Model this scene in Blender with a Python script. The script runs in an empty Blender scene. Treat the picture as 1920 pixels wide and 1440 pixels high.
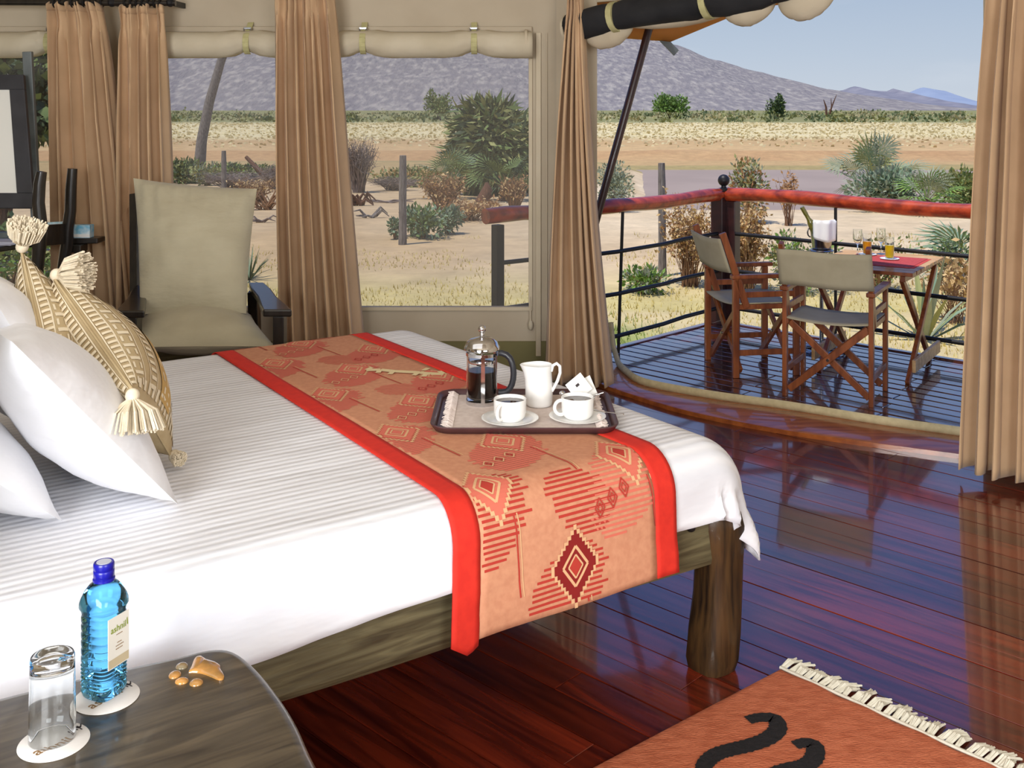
import bpy, math, random
import numpy as np
from mathutils import Vector, Matrix, noise as mnoise

SC = bpy.context.scene
COL = SC.collection
R = math.radians

# ------------------------------------------------------------------ camera, sky, sun, lamps, exposure
FPX = 1975.0
HZ = 205.0
EYE = 1.6
cam_d = bpy.data.cameras.new('camera')
cam = bpy.data.objects.new('camera', cam_d)
COL.objects.link(cam)
cam.location = (0, 0, EYE)
cam.rotation_euler = (R(90), 0, 0)
cam_d.sensor_width = 36.0
cam_d.lens = 36.0 * FPX / 1920.0
cam_d.shift_y = -(720 - HZ) / 1920.0
cam_d.clip_start = 0.05
cam_d.clip_end = 9000
SC.camera = cam

SC.view_settings.view_transform = 'Standard'
SC.view_settings.look = 'None'
SC.view_settings.exposure = 0.0
SC.view_settings.gamma = 1.0
SC.view_settings.use_curve_mapping = False


def lin(c):
    out = []
    for x in c[:3]:
        x /= 255.0
        out.append(x / 12.92 if x <= 0.04045 else ((x + 0.055) / 1.055) ** 2.4)
    return (out[0], out[1], out[2], 1.0)


world = bpy.data.worlds.new('sky')
SC.world = world
world.use_nodes = True
nt = world.node_tree
nt.nodes.clear()
wo = nt.nodes.new('ShaderNodeOutputWorld')
bg = nt.nodes.new('ShaderNodeBackground')
tc = nt.nodes.new('ShaderNodeTexCoord')
sp = nt.nodes.new('ShaderNodeSeparateXYZ')
rp = nt.nodes.new('ShaderNodeValToRGB')
els = rp.color_ramp.elements
els[0].position = 0.0
els[0].color = lin((202, 211, 222))
els[1].position = 1.0
els[1].color = lin((84, 128, 212))
for p_, c_ in ((0.05, (188, 202, 219)), (0.11, (172, 190, 213)), (0.4, (100, 142, 220))):
    e = els.new(p_)
    e.color = lin(c_)
nz = nt.nodes.new('ShaderNodeTexNoise')
nz.inputs['Scale'].default_value = 5.0
nz.inputs['Detail'].default_value = 6.0
mp = nt.nodes.new('ShaderNodeMapping')
mp.inputs['Scale'].default_value = (1, 1, 3.5)
cr = nt.nodes.new('ShaderNodeValToRGB')
cr.color_ramp.elements[0].position = 0.55
cr.color_ramp.elements[0].color = (0, 0, 0, 1)
cr.color_ramp.elements[1].position = 0.8
cr.color_ramp.elements[1].color = (0.5, 0.5, 0.5, 1)
mx = nt.nodes.new('ShaderNodeMixRGB')
mx.inputs['Color2'].default_value = lin((215, 222, 232))
L = nt.links.new
L(tc.outputs['Generated'], sp.inputs[0])
L(sp.outputs['Z'], rp.inputs[0])
L(tc.outputs['Generated'], mp.inputs[0])
L(mp.outputs[0], nz.inputs['Vector'])
L(nz.outputs['Fac'], cr.inputs[0])
L(cr.outputs[0], mx.inputs['Fac'])
L(rp.outputs[0], mx.inputs['Color1'])
L(mx.outputs[0], bg.inputs['Color'])
bg.inputs['Strength'].default_value = 1.0
L(bg.outputs[0], wo.inputs[0])


def light(name, kind, loc, direction, energy, color=(1, 1, 1), **kw):
    d = bpy.data.lights.new(name, kind)
    d.energy = energy
    d.color = color
    for k, v in kw.items():
        setattr(d, k, v)
    o = bpy.data.objects.new(name, d)
    o.location = loc
    o.rotation_euler = Vector(direction).to_track_quat('-Z', 'Y').to_euler()
    COL.objects.link(o)
    return o


SUN_T = 0.33
light('sun', 'SUN', (-4, -4, 9), (0.694 * SUN_T + 0.05, 0.72 * SUN_T, -1), 3.9, (1.0, 0.955, 0.89), angle=R(0.6))
# fill lights added to brighten the tent, unseen behind camera and above bed
light('fill_light', 'AREA', (-1.5, -1.3, 1.75), (0.3, 1.0, -0.22), 225, (0.97, 0.985, 1.0), shape='RECTANGLE', size=1.8, size_y=1.4)
light('fill_light.001', 'AREA', (1.7, -1.0, 1.9), (-0.25, 1.0, -0.15), 88, (0.97, 0.985, 1.0), shape='RECTANGLE', size=1.6, size_y=1.2)
light('fill_light.002', 'AREA', (-1.2, 2.5, 2.5), (0.1, 1.0, -0.9), 9, (0.97, 0.985, 1.0), shape='RECTANGLE', size=2.4, size_y=1.4)

# ------------------------------------------------------------------ frames
BA = math.atan2(0.564, 0.826)          # bed: u towards the foot, v away from the camera
CU, SU = math.cos(BA), math.sin(BA)


def W(u, v, z=0.0):
    return Vector((u * CU - v * SU, u * SU + v * CU, z))


WN = Vector((0.694, 0.72, 0))          # across the planks, outwards
WW = Vector((-0.72, 0.694, 0))         # along the planks


def N(n, w, z=0.0):
    return Vector((WN.x * n + WW.x * w, WN.y * n + WW.y * w, z))


def at(x, y, Y):
    return Vector(((x - 960) / FPX * Y, Y, EYE - (y - HZ) / FPX * Y))


# ------------------------------------------------------------------ materials
MATS = {}


def mat(name, col, col2=None, scale=8.0, stretch=(1, 1, 1), rough=0.6, bump=0.0, bscale=None, bstretch=None,
        metal=0.0, spec=0.5, coat=0.0, trans=0.0, ior=1.45, rand=0.0, detail=5.0, lo=0.35, hi=0.65, sheen=0.0,
        bdist=0.01, rvar=0.0, distort=0.0, cior=1.5):
    m = bpy.data.materials.new(name)
    m.use_nodes = True
    t = m.node_tree
    b = t.nodes['Principled BSDF']
    b.inputs['Roughness'].default_value = rough
    b.inputs['Metallic'].default_value = metal
    b.inputs['Specular IOR Level'].default_value = spec
    b.inputs['Coat Weight'].default_value = coat
    b.inputs['Coat Roughness'].default_value = 0.05
    b.inputs['Coat IOR'].default_value = cior
    b.inputs['Transmission Weight'].default_value = trans
    b.inputs['IOR'].default_value = ior
    b.inputs['Sheen Weight'].default_value = sheen
    b.inputs['Base Color'].default_value = lin(col)
    tcn = t.nodes.new('ShaderNodeTexCoord')
    lk = t.links.new
    out = None
    if col2 is not None:
        mpn = t.nodes.new('ShaderNodeMapping')
        mpn.inputs['Scale'].default_value = stretch
        lk(tcn.outputs['Object'], mpn.inputs[0])
        vec = mpn.outputs[0]
        if rand > 0:
            oi0 = t.nodes.new('ShaderNodeObjectInfo')
            va = t.nodes.new('ShaderNodeVectorMath')
            va.operation = 'MULTIPLY_ADD'
            va.inputs[1].default_value = (37.0, 51.0, 23.0)
            lk(oi0.outputs['Random'], va.inputs[0])
            lk(vec, va.inputs[2])
            vec = va.outputs[0]
        n = t.nodes.new('ShaderNodeTexNoise')
        n.inputs['Scale'].default_value = scale
        n.inputs['Detail'].default_value = detail
        n.inputs['Distortion'].default_value = distort
        lk(vec, n.inputs['Vector'])
        r = t.nodes.new('ShaderNodeValToRGB')
        r.color_ramp.elements[0].position = lo
        r.color_ramp.elements[0].color = lin(col)
        r.color_ramp.elements[1].position = hi
        r.color_ramp.elements[1].color = lin(col2)
        lk(n.outputs['Fac'], r.inputs[0])
        out = r.outputs[0]
        if rvar:
            mr = t.nodes.new('ShaderNodeMapRange')
            mr.inputs['To Min'].default_value = max(0.02, rough - rvar)
            mr.inputs['To Max'].default_value = rough + rvar
            lk(n.outputs['Fac'], mr.inputs['Value'])
            lk(mr.outputs[0], b.inputs['Roughness'])
    if rand > 0:
        oi = t.nodes.new('ShaderNodeObjectInfo')
        mr = t.nodes.new('ShaderNodeMapRange')
        mr.inputs['To Min'].default_value = 1 - rand
        mr.inputs['To Max'].default_value = 1 + rand
        lk(oi.outputs['Random'], mr.inputs['Value'])
        mm = t.nodes.new('ShaderNodeVectorMath')
        mm.operation = 'SCALE'
        if out is None:
            mm.inputs[0].default_value = lin(col)[:3]
        else:
            lk(out, mm.inputs[0])
        lk(mr.outputs[0], mm.inputs['Scale'])
        out = mm.outputs[0]
    if out is not None:
        lk(out, b.inputs['Base Color'])
    if bump > 0:
        mpb = t.nodes.new('ShaderNodeMapping')
        mpb.inputs['Scale'].default_value = bstretch or stretch
        lk(tcn.outputs['Object'], mpb.inputs[0])
        n2 = t.nodes.new('ShaderNodeTexNoise')
        n2.inputs['Scale'].default_value = bscale or scale
        n2.inputs['Detail'].default_value = 4.0
        lk(mpb.outputs[0], n2.inputs['Vector'])
        bp = t.nodes.new('ShaderNodeBump')
        bp.inputs['Strength'].default_value = bump
        bp.inputs['Distance'].default_value = bdist
        lk(n2.outputs['Fac'], bp.inputs['Height'])
        lk(bp.outputs[0], b.inputs['Normal'])
    MATS[name] = m
    return m


def stripes(m, axis, scale, strength, dist=0.002, col2=None):
    """satin stripes woven along one axis: relief (and the stripe sheen painted as a second colour)"""
    t = m.node_tree
    b = t.nodes['Principled BSDF']
    tcn = t.nodes.new('ShaderNodeTexCoord')
    w = t.nodes.new('ShaderNodeTexWave')
    w.wave_type = 'BANDS'
    w.bands_direction = axis
    w.inputs['Scale'].default_value = scale
    w.inputs['Distortion'].default_value = 0.0
    t.links.new(tcn.outputs['Object'], w.inputs['Vector'])
    bp = t.nodes.new('ShaderNodeBump')
    bp.inputs['Strength'].default_value = strength
    bp.inputs['Distance'].default_value = dist
    t.links.new(w.outputs['Fac'], bp.inputs['Height'])
    old = b.inputs['Normal'].links
    if old:
        t.links.new(old[0].from_socket, bp.inputs['Normal'])
    t.links.new(bp.outputs[0], b.inputs['Normal'])
    if col2:
        mxn = t.nodes.new('ShaderNodeMixRGB')
        t.links.new(w.outputs['Fac'], mxn.inputs['Fac'])
        lk = b.inputs['Base Color'].links
        if lk:
            t.links.new(lk[0].from_socket, mxn.inputs['Color1'])
        else:
            mxn.inputs['Color1'].default_value = b.inputs['Base Color'].default_value
        mxn.inputs['Color2'].default_value = lin(col2)
        t.links.new(mxn.outputs[0], b.inputs['Base Color'])
    return m


def thin(name, col, alpha, trl=0.0):
    """gauze / translucent canvas: transparent + diffuse + translucent"""
    m = bpy.data.materials.new(name)
    m.use_nodes = True
    t = m.node_tree
    t.nodes.clear()
    o = t.nodes.new('ShaderNodeOutputMaterial')
    d = t.nodes.new('ShaderNodeBsdfDiffuse')
    d.inputs['Color'].default_value = lin(col)
    cur = d.outputs[0]
    if trl:
        tr = t.nodes.new('ShaderNodeBsdfTranslucent')
        tr.inputs['Color'].default_value = lin(col)
        mx_ = t.nodes.new('ShaderNodeMixShader')
        mx_.inputs[0].default_value = trl
        t.links.new(cur, mx_.inputs[1])
        t.links.new(tr.outputs[0], mx_.inputs[2])
        cur = mx_.outputs[0]
    if alpha < 1:
        tp = t.nodes.new('ShaderNodeBsdfTransparent')
        mx_ = t.nodes.new('ShaderNodeMixShader')
        mx_.inputs[0].default_value = alpha
        t.links.new(tp.outputs[0], mx_.inputs[1])
        t.links.new(cur, mx_.inputs[2])
        cur = mx_.outputs[0]
    t.links.new(cur, o.inputs[0])
    MATS[name] = m
    return m


mat('canvas', (190, 177, 155), (182, 168, 146), 3, rough=0.9, bump=0.15, bscale=2.5, bdist=0.03)
mat('canvas_light', (205, 192, 168), (196, 182, 156), 4, rough=0.9, bump=0.3, bscale=6, bdist=0.02)
mat('canvas_roll', (206, 195, 172), (194, 182, 157), 5, rough=0.85, bump=0.3, bscale=7, bdist=0.015)
mat('canvas_green', (128, 122, 82), (118, 112, 74), 4, rough=0.9, bump=0.1, bscale=3)
mat('canvas_black', (38, 38, 40), (28, 28, 31), 7, rough=0.85, bump=0.4, bscale=9, bdist=0.015)
mat('webbing', (196, 190, 140), (182, 176, 126), 30, rough=0.8)
mat('webbing_beige', (208, 194, 154), (192, 178, 138), 30, rough=0.8)
mat('curtain', (206, 173, 136), (197, 164, 127), 6, rough=0.85, sheen=0.15, bump=0.08, bscale=40, bdist=0.003)
mat('floor_wood', (122, 42, 22), (70, 20, 12), 3.0, (0.8, 9, 9), rough=0.2, coat=1.0, cior=1.5, spec=0.5, rand=0.45, bump=0.05, bscale=5,
    bstretch=(0.6, 6, 6), bdist=0.01, rvar=0.05, distort=0.8)
mat('deck_wood', (84, 34, 24), (52, 22, 18), 3.0, (0.8, 9, 9), rough=0.2, coat=1.0, cior=1.9, spec=0.8, rand=0.25, bump=0.06, bscale=6,
    bstretch=(1, 6, 6), bdist=0.008, rvar=0.06)
mat('threshold_wood', (176, 98, 44), (140, 72, 34), 3, (1, 10, 10), rough=0.25, coat=0.6, bump=0.05)
mat('dark_gap', (16, 9, 7), rough=0.9)
mat('bed_wood', (112, 103, 74), (66, 56, 36), 3.5, (1.2, 14, 14), rough=0.6, bump=0.35, bscale=5, bstretch=(1.5, 18, 18),
    bdist=0.006, distort=0.9, lo=0.3, hi=0.7)
mat('leg_wood', (78, 54, 28), (26, 17, 10), 5, (9, 9, 1.0), rough=0.45, bump=0.3, bscale=6, bstretch=(10, 10, 1.2), bdist=0.006,
    coat=0.2, lo=0.35, hi=0.68)
mat('table_wood', (96, 84, 66), (52, 44, 34), 3.2, (1.3, 10, 10), rough=0.34, coat=0.25, bump=0.08, bscale=5,
    bstretch=(1.3, 14, 14), bdist=0.003, distort=1.4, lo=0.3, hi=0.7)
mat('dark_wood', (44, 38, 32), (28, 24, 21), 6, (6, 6, 1), rough=0.32, coat=0.3)
mat('chair_red_wood', (152, 84, 44), (112, 56, 28), 5, (6, 6, 1.0), rough=0.4, coat=0.2)
mat('pale_sunlit_wood', (216, 178, 128), (190, 146, 98), 4, (1, 9, 9), rough=0.5)  # sunlit tone painted for table slats and bars; plain pale wood on the knob
mat('rail_red', (190, 72, 34), (122, 40, 22), 3.0, (1.0, 6, 6), rough=0.38, coat=0.4, bump=0.2, bscale=4, bdist=0.01)
mat('rail_dark', (58, 26, 26), (44, 20, 22), 3.0, (1.0, 6, 6), rough=0.4, coat=0.3)
mat('iron', (30, 29, 31), (22, 21, 22), 9, rough=0.45, spec=0.4)
mat('steel_grey', (112, 118, 118), (92, 98, 98), 9, rough=0.5)
sheet_m = mat('sheet', (232, 232, 236), rough=0.75, sheen=0.1, bump=0.5, bscale=3.2, bstretch=(0.7, 2.2, 2.2), bdist=0.03)
stripes(sheet_m, 'Y', 11.0, 0.5, 0.003, (219, 220, 226))
pil_m = mat('pillow_cotton', (238, 238, 242), rough=0.75, sheen=0.1, bump=0.5, bscale=4.5, bstretch=(1, 1, 1.8), bdist=0.025)
mat('cream_thread', (226, 214, 190), (212, 198, 172), 60, rough=0.9)
mat('cushion_beige', (192, 172, 134), (180, 158, 120), 12, rough=0.9, bump=0.15, bscale=80, bdist=0.002)
mat('cushion_ochre', (196, 160, 96), rough=0.9)
mat('cushion_cream', (226, 212, 184), rough=0.9)
mat('khaki_fabric', (190, 182, 156), (180, 171, 145), 5, rough=0.85, sheen=0.15, bump=0.6, bscale=4, bstretch=(1, 1, 2.8), bdist=0.03)
mat('chair_canvas', (176, 166, 140), (166, 156, 130), 8, rough=0.9, bump=0.2, bscale=6, bdist=0.01)
mat('runner_tan', (206, 146, 112), (196, 134, 102), 60, (1, 1, 1), rough=0.85, bump=0.15, bscale=180, bdist=0.001)
mat('runner_red', (216, 46, 30), (206, 40, 27), 40, rough=0.8, bump=0.1, bscale=160, bdist=0.001)
mat('runner_salmon', (212, 110, 90), rough=0.85)
mat('runner_brick', (180, 56, 44), rough=0.85)
mat('runner_dark', (134, 24, 22), rough=0.85)
mat('runner_line', (218, 172, 128), rough=0.85)
mat('runner_cream', (226, 206, 160), rough=0.85)
mat('rug_orange', (204, 116, 80), (180, 94, 60), 22, (1, 3, 1), rough=0.95, bump=0.8, bscale=90, bdist=0.008)
mat('rug_black', (30, 26, 28), (22, 20, 22), 50, rough=0.95, bump=0.8, bscale=90, bdist=0.008)
mat('fringe', (226, 222, 206), (212, 206, 188), 60, rough=0.95)
mat('tray_brown', (82, 54, 56), (74, 48, 50), 20, rough=0.35)
mat('doily', (218, 204, 196), (206, 190, 182), 60, rough=0.9, bump=0.3, bscale=120, bdist=0.002)
mat('porcelain', (240, 239, 236), rough=0.12, spec=0.6)
mat('coffee', (58, 34, 14), rough=0.05)
mat('coffee_dark', (24, 11, 6), rough=0.08)
mat('chrome', (216, 216, 218), rough=0.08, metal=1.0)
mat('black_plastic', (40, 41, 46), rough=0.35)
mat('glass', (250, 252, 252), rough=0.0, trans=1.0, ior=1.45)
mat('clear_glass', (250, 252, 252), rough=0.0, trans=1.0, ior=1.3)
mat('bottle_blue', (104, 194, 250), rough=0.01, trans=1.0, ior=1.3)
mat('cap_blue', (26, 26, 150), rough=0.3)
mat('cap_grey', (196, 200, 216), rough=0.3)
mat('paper_white', (236, 236, 232), rough=0.8)
mat('label_cream', (236, 232, 222), rough=0.6)
mat('label_green', (140, 158, 46), rough=0.7)
mat('label_tan', (200, 184, 152), rough=0.7)
mat('ink_brown', (146, 112, 72), rough=0.8)
mat('ink_dark', (60, 52, 54), rough=0.8)
mat('card_white', (226, 222, 218), (218, 214, 210), 30, rough=0.8)
mat('resin_amber', (196, 138, 70), (150, 112, 62), 30, rough=0.1, coat=0.8)
mat('resin_grey', (120, 118, 100), (150, 120, 80), 26, rough=0.12, coat=0.8)
mat('juice_orange', (250, 176, 14), rough=0.15)
mat('juice_yellow', (248, 214, 10), rough=0.15)
mat('placemat_red', (190, 74, 74), (170, 62, 62), 60, rough=0.9)
mat('bucket_steel', (170, 172, 176), rough=0.2, metal=1.0)
mat('bottle_green', (110, 104, 40), rough=0.1, coat=0.5)
mat('napkin_white', (240, 240, 240), rough=0.8)
mat('mirror_glass', (244, 244, 238), rough=0.08, metal=0.2)  # pale base colour stands in for the reflected ceiling
mat('frame_charcoal', (58, 58, 62), (48, 48, 52), 9, rough=0.5)
mat('print_blue', (120, 190, 220), (224, 236, 240), 22, rough=0.4)
mat('print_white', (226, 232, 232), (150, 200, 210), 40, rough=0.4)
mat('paper_lilac', (206, 206, 222), rough=0.7)
mat('bark_grey', (140, 132, 124), (96, 88, 82), 7, (8, 8, 1), rough=0.9, bump=0.4, bscale=9)
mat('bark_brown', (120, 82, 60), (84, 56, 42), 7, (8, 8, 1), rough=0.9, bump=0.4, bscale=9)
mat('twig_grey', (150, 136, 126), (120, 106, 98), 6, rough=0.95)
mat('twig_brown', (158, 122, 90), (128, 96, 68), 6, rough=0.95)
mat('leaf_brown', (190, 148, 100), (164, 122, 78), 4, rough=0.9)
mat('leaf_tan', (216, 186, 132), (198, 164, 108), 4, rough=0.9)
mat('leaf_green', (122, 140, 78), (98, 118, 64), 3, rough=0.7)
mat('leaf_olive', (156, 156, 96), (132, 136, 80), 3, rough=0.75)
mat('leaf_dark', (78, 94, 62), (60, 76, 50), 3, rough=0.75)
mat('leaf_bluegreen', (136, 156, 122), (112, 134, 104), 3, rough=0.7)
mat('leaf_bright', (132, 164, 74), (110, 144, 60), 3, rough=0.7)
mat('leaf_greygreen', (158, 164, 136), (134, 142, 114), 3, rough=0.8)
mat('straw_pale', (226, 212, 168), (206, 188, 138), 0.8, rough=0.95)
mat('scrub_olive', (158, 156, 100), (136, 138, 86), 0.5, rough=0.9)
mat('scrub_green', (122, 132, 88), (104, 116, 78), 0.5, rough=0.9)
mat('scrub_pale', (182, 172, 128), (164, 152, 108), 0.5, rough=0.9)
mat('grass_straw', (214, 198, 126), (196, 176, 100), 2, rough=0.9)
mat('grass_green', (148, 164, 82), (128, 146, 70), 2, rough=0.85)
mat('water', (170, 144, 120), (160, 134, 110), 0.3, rough=0.35, spec=0.2, bump=0.1, bscale=1.2, bdist=0.05)
thin('gauze', (150, 146, 138), 0.26)
thin('awning_canvas', (206, 152, 96), 1.0, 0.3)

# ------------------------------------------------------------------ mesh builder (world coordinates)
WM = {}


class MB:
    def __init__(s):
        s.v, s.f, s.m = [], [], []

    def add(s, vs, fs, mi=0):
        b = len(s.v)
        s.v.extend([tuple(p) for p in vs])
        for f in fs:
            s.f.append(tuple(b + i for i in f))
            s.m.append(mi)
        return s

    def box(s, c, size, rz=0.0, mi=0, ax=None):
        hx, hy, hz = size[0] / 2, size[1] / 2, size[2] / 2
        if ax is None:
            ax = (Vector((math.cos(rz), math.sin(rz), 0)), Vector((-math.sin(rz), math.cos(rz), 0)), Vector((0, 0, 1)))
        c = Vector(c)
        vs = [c + ax[0] * (sx * hx) + ax[1] * (sy * hy) + ax[2] * (sz * hz)
              for sx in (-1, 1) for sy in (-1, 1) for sz in (-1, 1)]
        return s.add(vs, [(0, 1, 3, 2), (4, 6, 7, 5), (0, 4, 5, 1), (2, 3, 7, 6), (0, 2, 6, 4), (1, 5, 7, 3)], mi)

    def bar(s, p0, p1, w, h, side=(0, 0, 1), mi=0):
        """rectangular bar; h measured along 'side' made square to the bar"""
        p0, p1 = Vector(p0), Vector(p1)
        d = (p1 - p0)
        ln = d.length
        d.normalize()
        sd = Vector(side)
        sd = (sd - d * sd.dot(d))
        if sd.length < 1e-6:
            sd = d.orthogonal()
        sd.normalize()
        o = d.cross(sd)
        return s.box((p0 + p1) / 2, (ln, w, h), ax=(d, o, sd), mi=mi)

    def tube(s, pts, r, n=8, cap=True, mi=0, squash=1.0):
        pts = [Vector(p) for p in pts]
        if not isinstance(r, (list, tuple)):
            r = [r] * len(pts)
        b = []
        d0 = (pts[1] - pts[0]).normalized()
        ref = Vector((0, 0, 1)) if abs(d0.z) < 0.9 else Vector((1, 0, 0))
        x = d0.cross(ref).normalized()
        for i, p in enumerate(pts):
            a = pts[max(i - 1, 0)]
            c = pts[min(i + 1, len(pts) - 1)]
            d = (c - a).normalized()
            x = (x - d * x.dot(d))
            if x.length < 1e-6:
                x = d.orthogonal()
            x.normalize()
            y = d.cross(x)
            for k in range(n):
                t = 2 * math.pi * k / n
                b.append(p + x * (math.cos(t) * r[i]) + y * (math.sin(t) * r[i] * squash))
        fs = []
        for i in range(len(pts) - 1):
            for k in range(n):
                k2 = (k + 1) % n
                fs.append((i * n + k, i * n + k2, (i + 1) * n + k2, (i + 1) * n + k))
        if cap:
            fs.append(tuple(range(n - 1, -1, -1)))
            fs.append(tuple((len(pts) - 1) * n + k for k in range(n)))
        return s.add(b, fs, mi)

    def lathe(s, prof, n=24, o=(0, 0, 0), mi=0, fn=None, closed=False):
        o = Vector(o)
        vs, fs = [], []
        for r, z in prof:
            for k in range(n):
                t = 2 * math.pi * k / n
                rr = r * (fn(t, z) if fn else 1)
                vs.append(o + Vector((rr * math.cos(t), rr * math.sin(t), z)))
        m = len(prof)
        for i in range(m if closed else m - 1):
            i2 = (i + 1) % m
            for k in range(n):
                k2 = (k + 1) % n
                fs.append((i * n + k, i * n + k2, i2 * n + k2, i2 * n + k))
        if not closed:
            if prof[0][0] > 1e-4:
                fs.append(tuple(range(n - 1, -1, -1)))
            if prof[-1][0] > 1e-4:
                fs.append(tuple((m - 1) * n + k for k in range(n)))
        return s.add(vs, fs, mi)

    def grid(s, fn, nu, nv, mi=0, flip=False):
        vs = [fn(i / nu, j / nv) for i in range(nu + 1) for j in range(nv + 1)]
        fs = []
        for i in range(nu):
            for j in range(nv):
                a = i * (nv + 1) + j
                q = (a, a + nv + 1, a + nv + 2, a + 1)
                fs.append(q[::-1] if flip else q)
        return s.add(vs, fs, mi)

    def prism(s, pts, z0, z1, mi=0, fr=None):
        n = len(pts)
        fr = fr or (lambda x, y, z: Vector((x, y, z)))
        vs = [fr(p[0], p[1], z0) for p in pts] + [fr(p[0], p[1], z1) for p in pts]
        fs = [tuple(range(n - 1, -1, -1)), tuple(range(n, 2 * n))]
        for k in range(n):
            k2 = (k + 1) % n
            fs.append((k, k2, n + k2, n + k))
        return s.add(vs, fs, mi)

    def sphere(s, c, r, n=12, m=8, mi=0, sc=(1, 1, 1)):
        c = Vector(c)
        vs = [c + Vector((0, 0, r * sc[2]))]
        for i in range(1, m):
            a = math.pi * i / m
            for k in range(n):
                t = 2 * math.pi * k / n
                vs.append(c + Vector((r * sc[0] * math.sin(a) * math.cos(t), r * sc[1] * math.sin(a) * math.sin(t), r * sc[2] * math.cos(a))))
        vs.append(c - Vector((0, 0, r * sc[2])))
        fs = [(0, 1 + k, 1 + (k + 1) % n) for k in range(n)]
        for i in range(m - 2):
            for k in range(n):
                a = 1 + i * n
                fs.append((a + k, a + n + k, a + n + (k + 1) % n, a + (k + 1) % n))
        e = len(vs) - 1
        a = 1 + (m - 2) * n
        fs += [(a + k, e, a + (k + 1) % n) for k in range(n)]
        return s.add(vs, fs, mi)

    def build(s, name, mats, parent=None, smooth=False, bevel=0.0, loc=None, rz=0.0, kind=None, solid=0.0, label=None, sub=0):
        if isinstance(mats, str):
            mats = [mats]
        me = bpy.data.meshes.new(name)
        if parent is not None:
            mw = WM[parent.name]
        elif loc is not None:
            mw = Matrix.Translation(Vector(loc)) @ Matrix.Rotation(rz, 4, 'Z')
        else:
            mw = Matrix.Identity(4)
        a = np.array(s.v, dtype=float).reshape(-1, 3)
        inv = np.array(mw.inverted())
        a = a @ inv[:3, :3].T + inv[:3, 3]
        me.from_pydata(a.tolist(), [], s.f)
        for m in mats:
            me.materials.append(MATS[m])
        if len(mats) > 1:
            me.polygons.foreach_set('material_index', s.m)
        if smooth:
            me.polygons.foreach_set('use_smooth', [True] * len(me.polygons))
        me.update()
        o = bpy.data.objects.new(name, me)
        COL.objects.link(o)
        if parent is not None:
            o.parent = parent
        else:
            o.matrix_world = mw
        WM[o.name] = mw
        if solid:
            md = o.modifiers.new('solid', 'SOLIDIFY')
            md.thickness = solid
            md.offset = 0
        if sub:
            md = o.modifiers.new('sub', 'SUBSURF')
            md.levels = md.render_levels = sub
        if bevel:
            md = o.modifiers.new('bevel', 'BEVEL')
            md.width = bevel
            md.segments = 2
            md.limit_method = 'ANGLE'
            md.angle_limit = R(50)
        if smooth:
            try:
                me.set_sharp_from_angle(angle=R(55))
            except Exception:
                pass
        if kind:
            o['kind'] = kind
        if label:
            o['label'] = label
        return o


def tag(o, label, cat, group=None):
    o['label'] = label
    o['category'] = cat
    if group:
        o['group'] = group
    return o


def thing(name, label, cat, loc=(0, 0, 0), rz=0.0, group=None):
    o = bpy.data.objects.new(name, None)
    o.empty_display_size = 0.1
    COL.objects.link(o)
    o.location = loc
    o.rotation_euler = (0, 0, rz)
    WM[o.name] = Matrix.Translation(Vector(loc)) @ Matrix.Rotation(rz, 4, 'Z')
    return tag(o, label, cat, group)


def struct(o, label=None):
    o['kind'] = 'structure'
    if label:
        o['label'] = label
    return o


def dup(root, loc, rz, label, group=None):
    r = root.copy()
    COL.objects.link(r)
    r.location = loc
    r.rotation_euler = (0, 0, rz)
    r['label'] = label
    if group:
        r['group'] = group
    for ch in list(root.children):
        c = ch.copy()
        COL.objects.link(c)
        c.parent = r
        for g in list(ch.children):
            d = g.copy()
            COL.objects.link(d)
            d.parent = c
    return r


def fbm(x, y, z=0.0, o=3):
    t, a, s = 0.0, 1.0, 0.0
    for _ in range(o):
        t += a * mnoise.noise(Vector((x, y, z)))
        s += a
        x, y, z, a = x * 2.03, y * 2.03, z * 2.03, a * 0.5
    return t / s


def text_mesh(txt, size):
    cu = bpy.data.curves.new('lettering', 'FONT')
    cu.body = txt
    cu.size = size
    cu.align_x = 'CENTER'
    cu.align_y = 'CENTER'
    cu.resolution_u = 3
    ob = bpy.data.objects.new('lettering', cu)
    COL.objects.link(ob)
    dg = bpy.context.evaluated_depsgraph_get()
    me = bpy.data.meshes.new_from_object(ob.evaluated_get(dg))
    vs = [v.co.copy() for v in me.vertices]
    fs = [tuple(p.vertices) for p in me.polygons]
    bpy.data.objects.remove(ob)
    bpy.data.meshes.remove(me)
    return vs, fs


def put_text(mb, txt, size, o, ex, ey, mi=0, bold=0.0):
    vs, fs = text_mesh(txt, size)
    o, ex, ey = Vector(o), Vector(ex), Vector(ey)
    shifts = [(0, 0)] if not bold else [(0, 0), (bold, 0), (0, bold), (bold, bold)]
    nrm = ex.cross(ey)
    for k, (dx, dy) in enumerate(shifts):
        mb.add([o + ex * (v.x + dx) + ey * (v.y + dy) + nrm * (k * 2e-5) for v in vs], fs, mi)

# ================================================================== THE SETTING
rng = random.Random(7)

# ---- floor planks
THR = [Vector((0.2, 6.55, 0)), Vector((0.479, 6.1, 0)), Vector((0.774, 5.68, 0)), Vector((1.0, 5.44, 0)),
       Vector((1.348, 5.18, 0)), Vector((1.7, 4.99, 0)), Vector((2.03, 4.83, 0)), Vector((2.6, 4.56, 0))]
RIB = [Vector((0.64, 6.54, 0)), Vector((0.678, 6.26, 0)), Vector((0.762, 6.0, 0)), Vector((1.07, 5.75, 0)),
       Vector((1.45, 5.53, 0)), Vector((1.835, 5.27, 0)), Vector((2.14, 5.1, 0)), Vector((2.7, 4.78, 0))]

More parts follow.
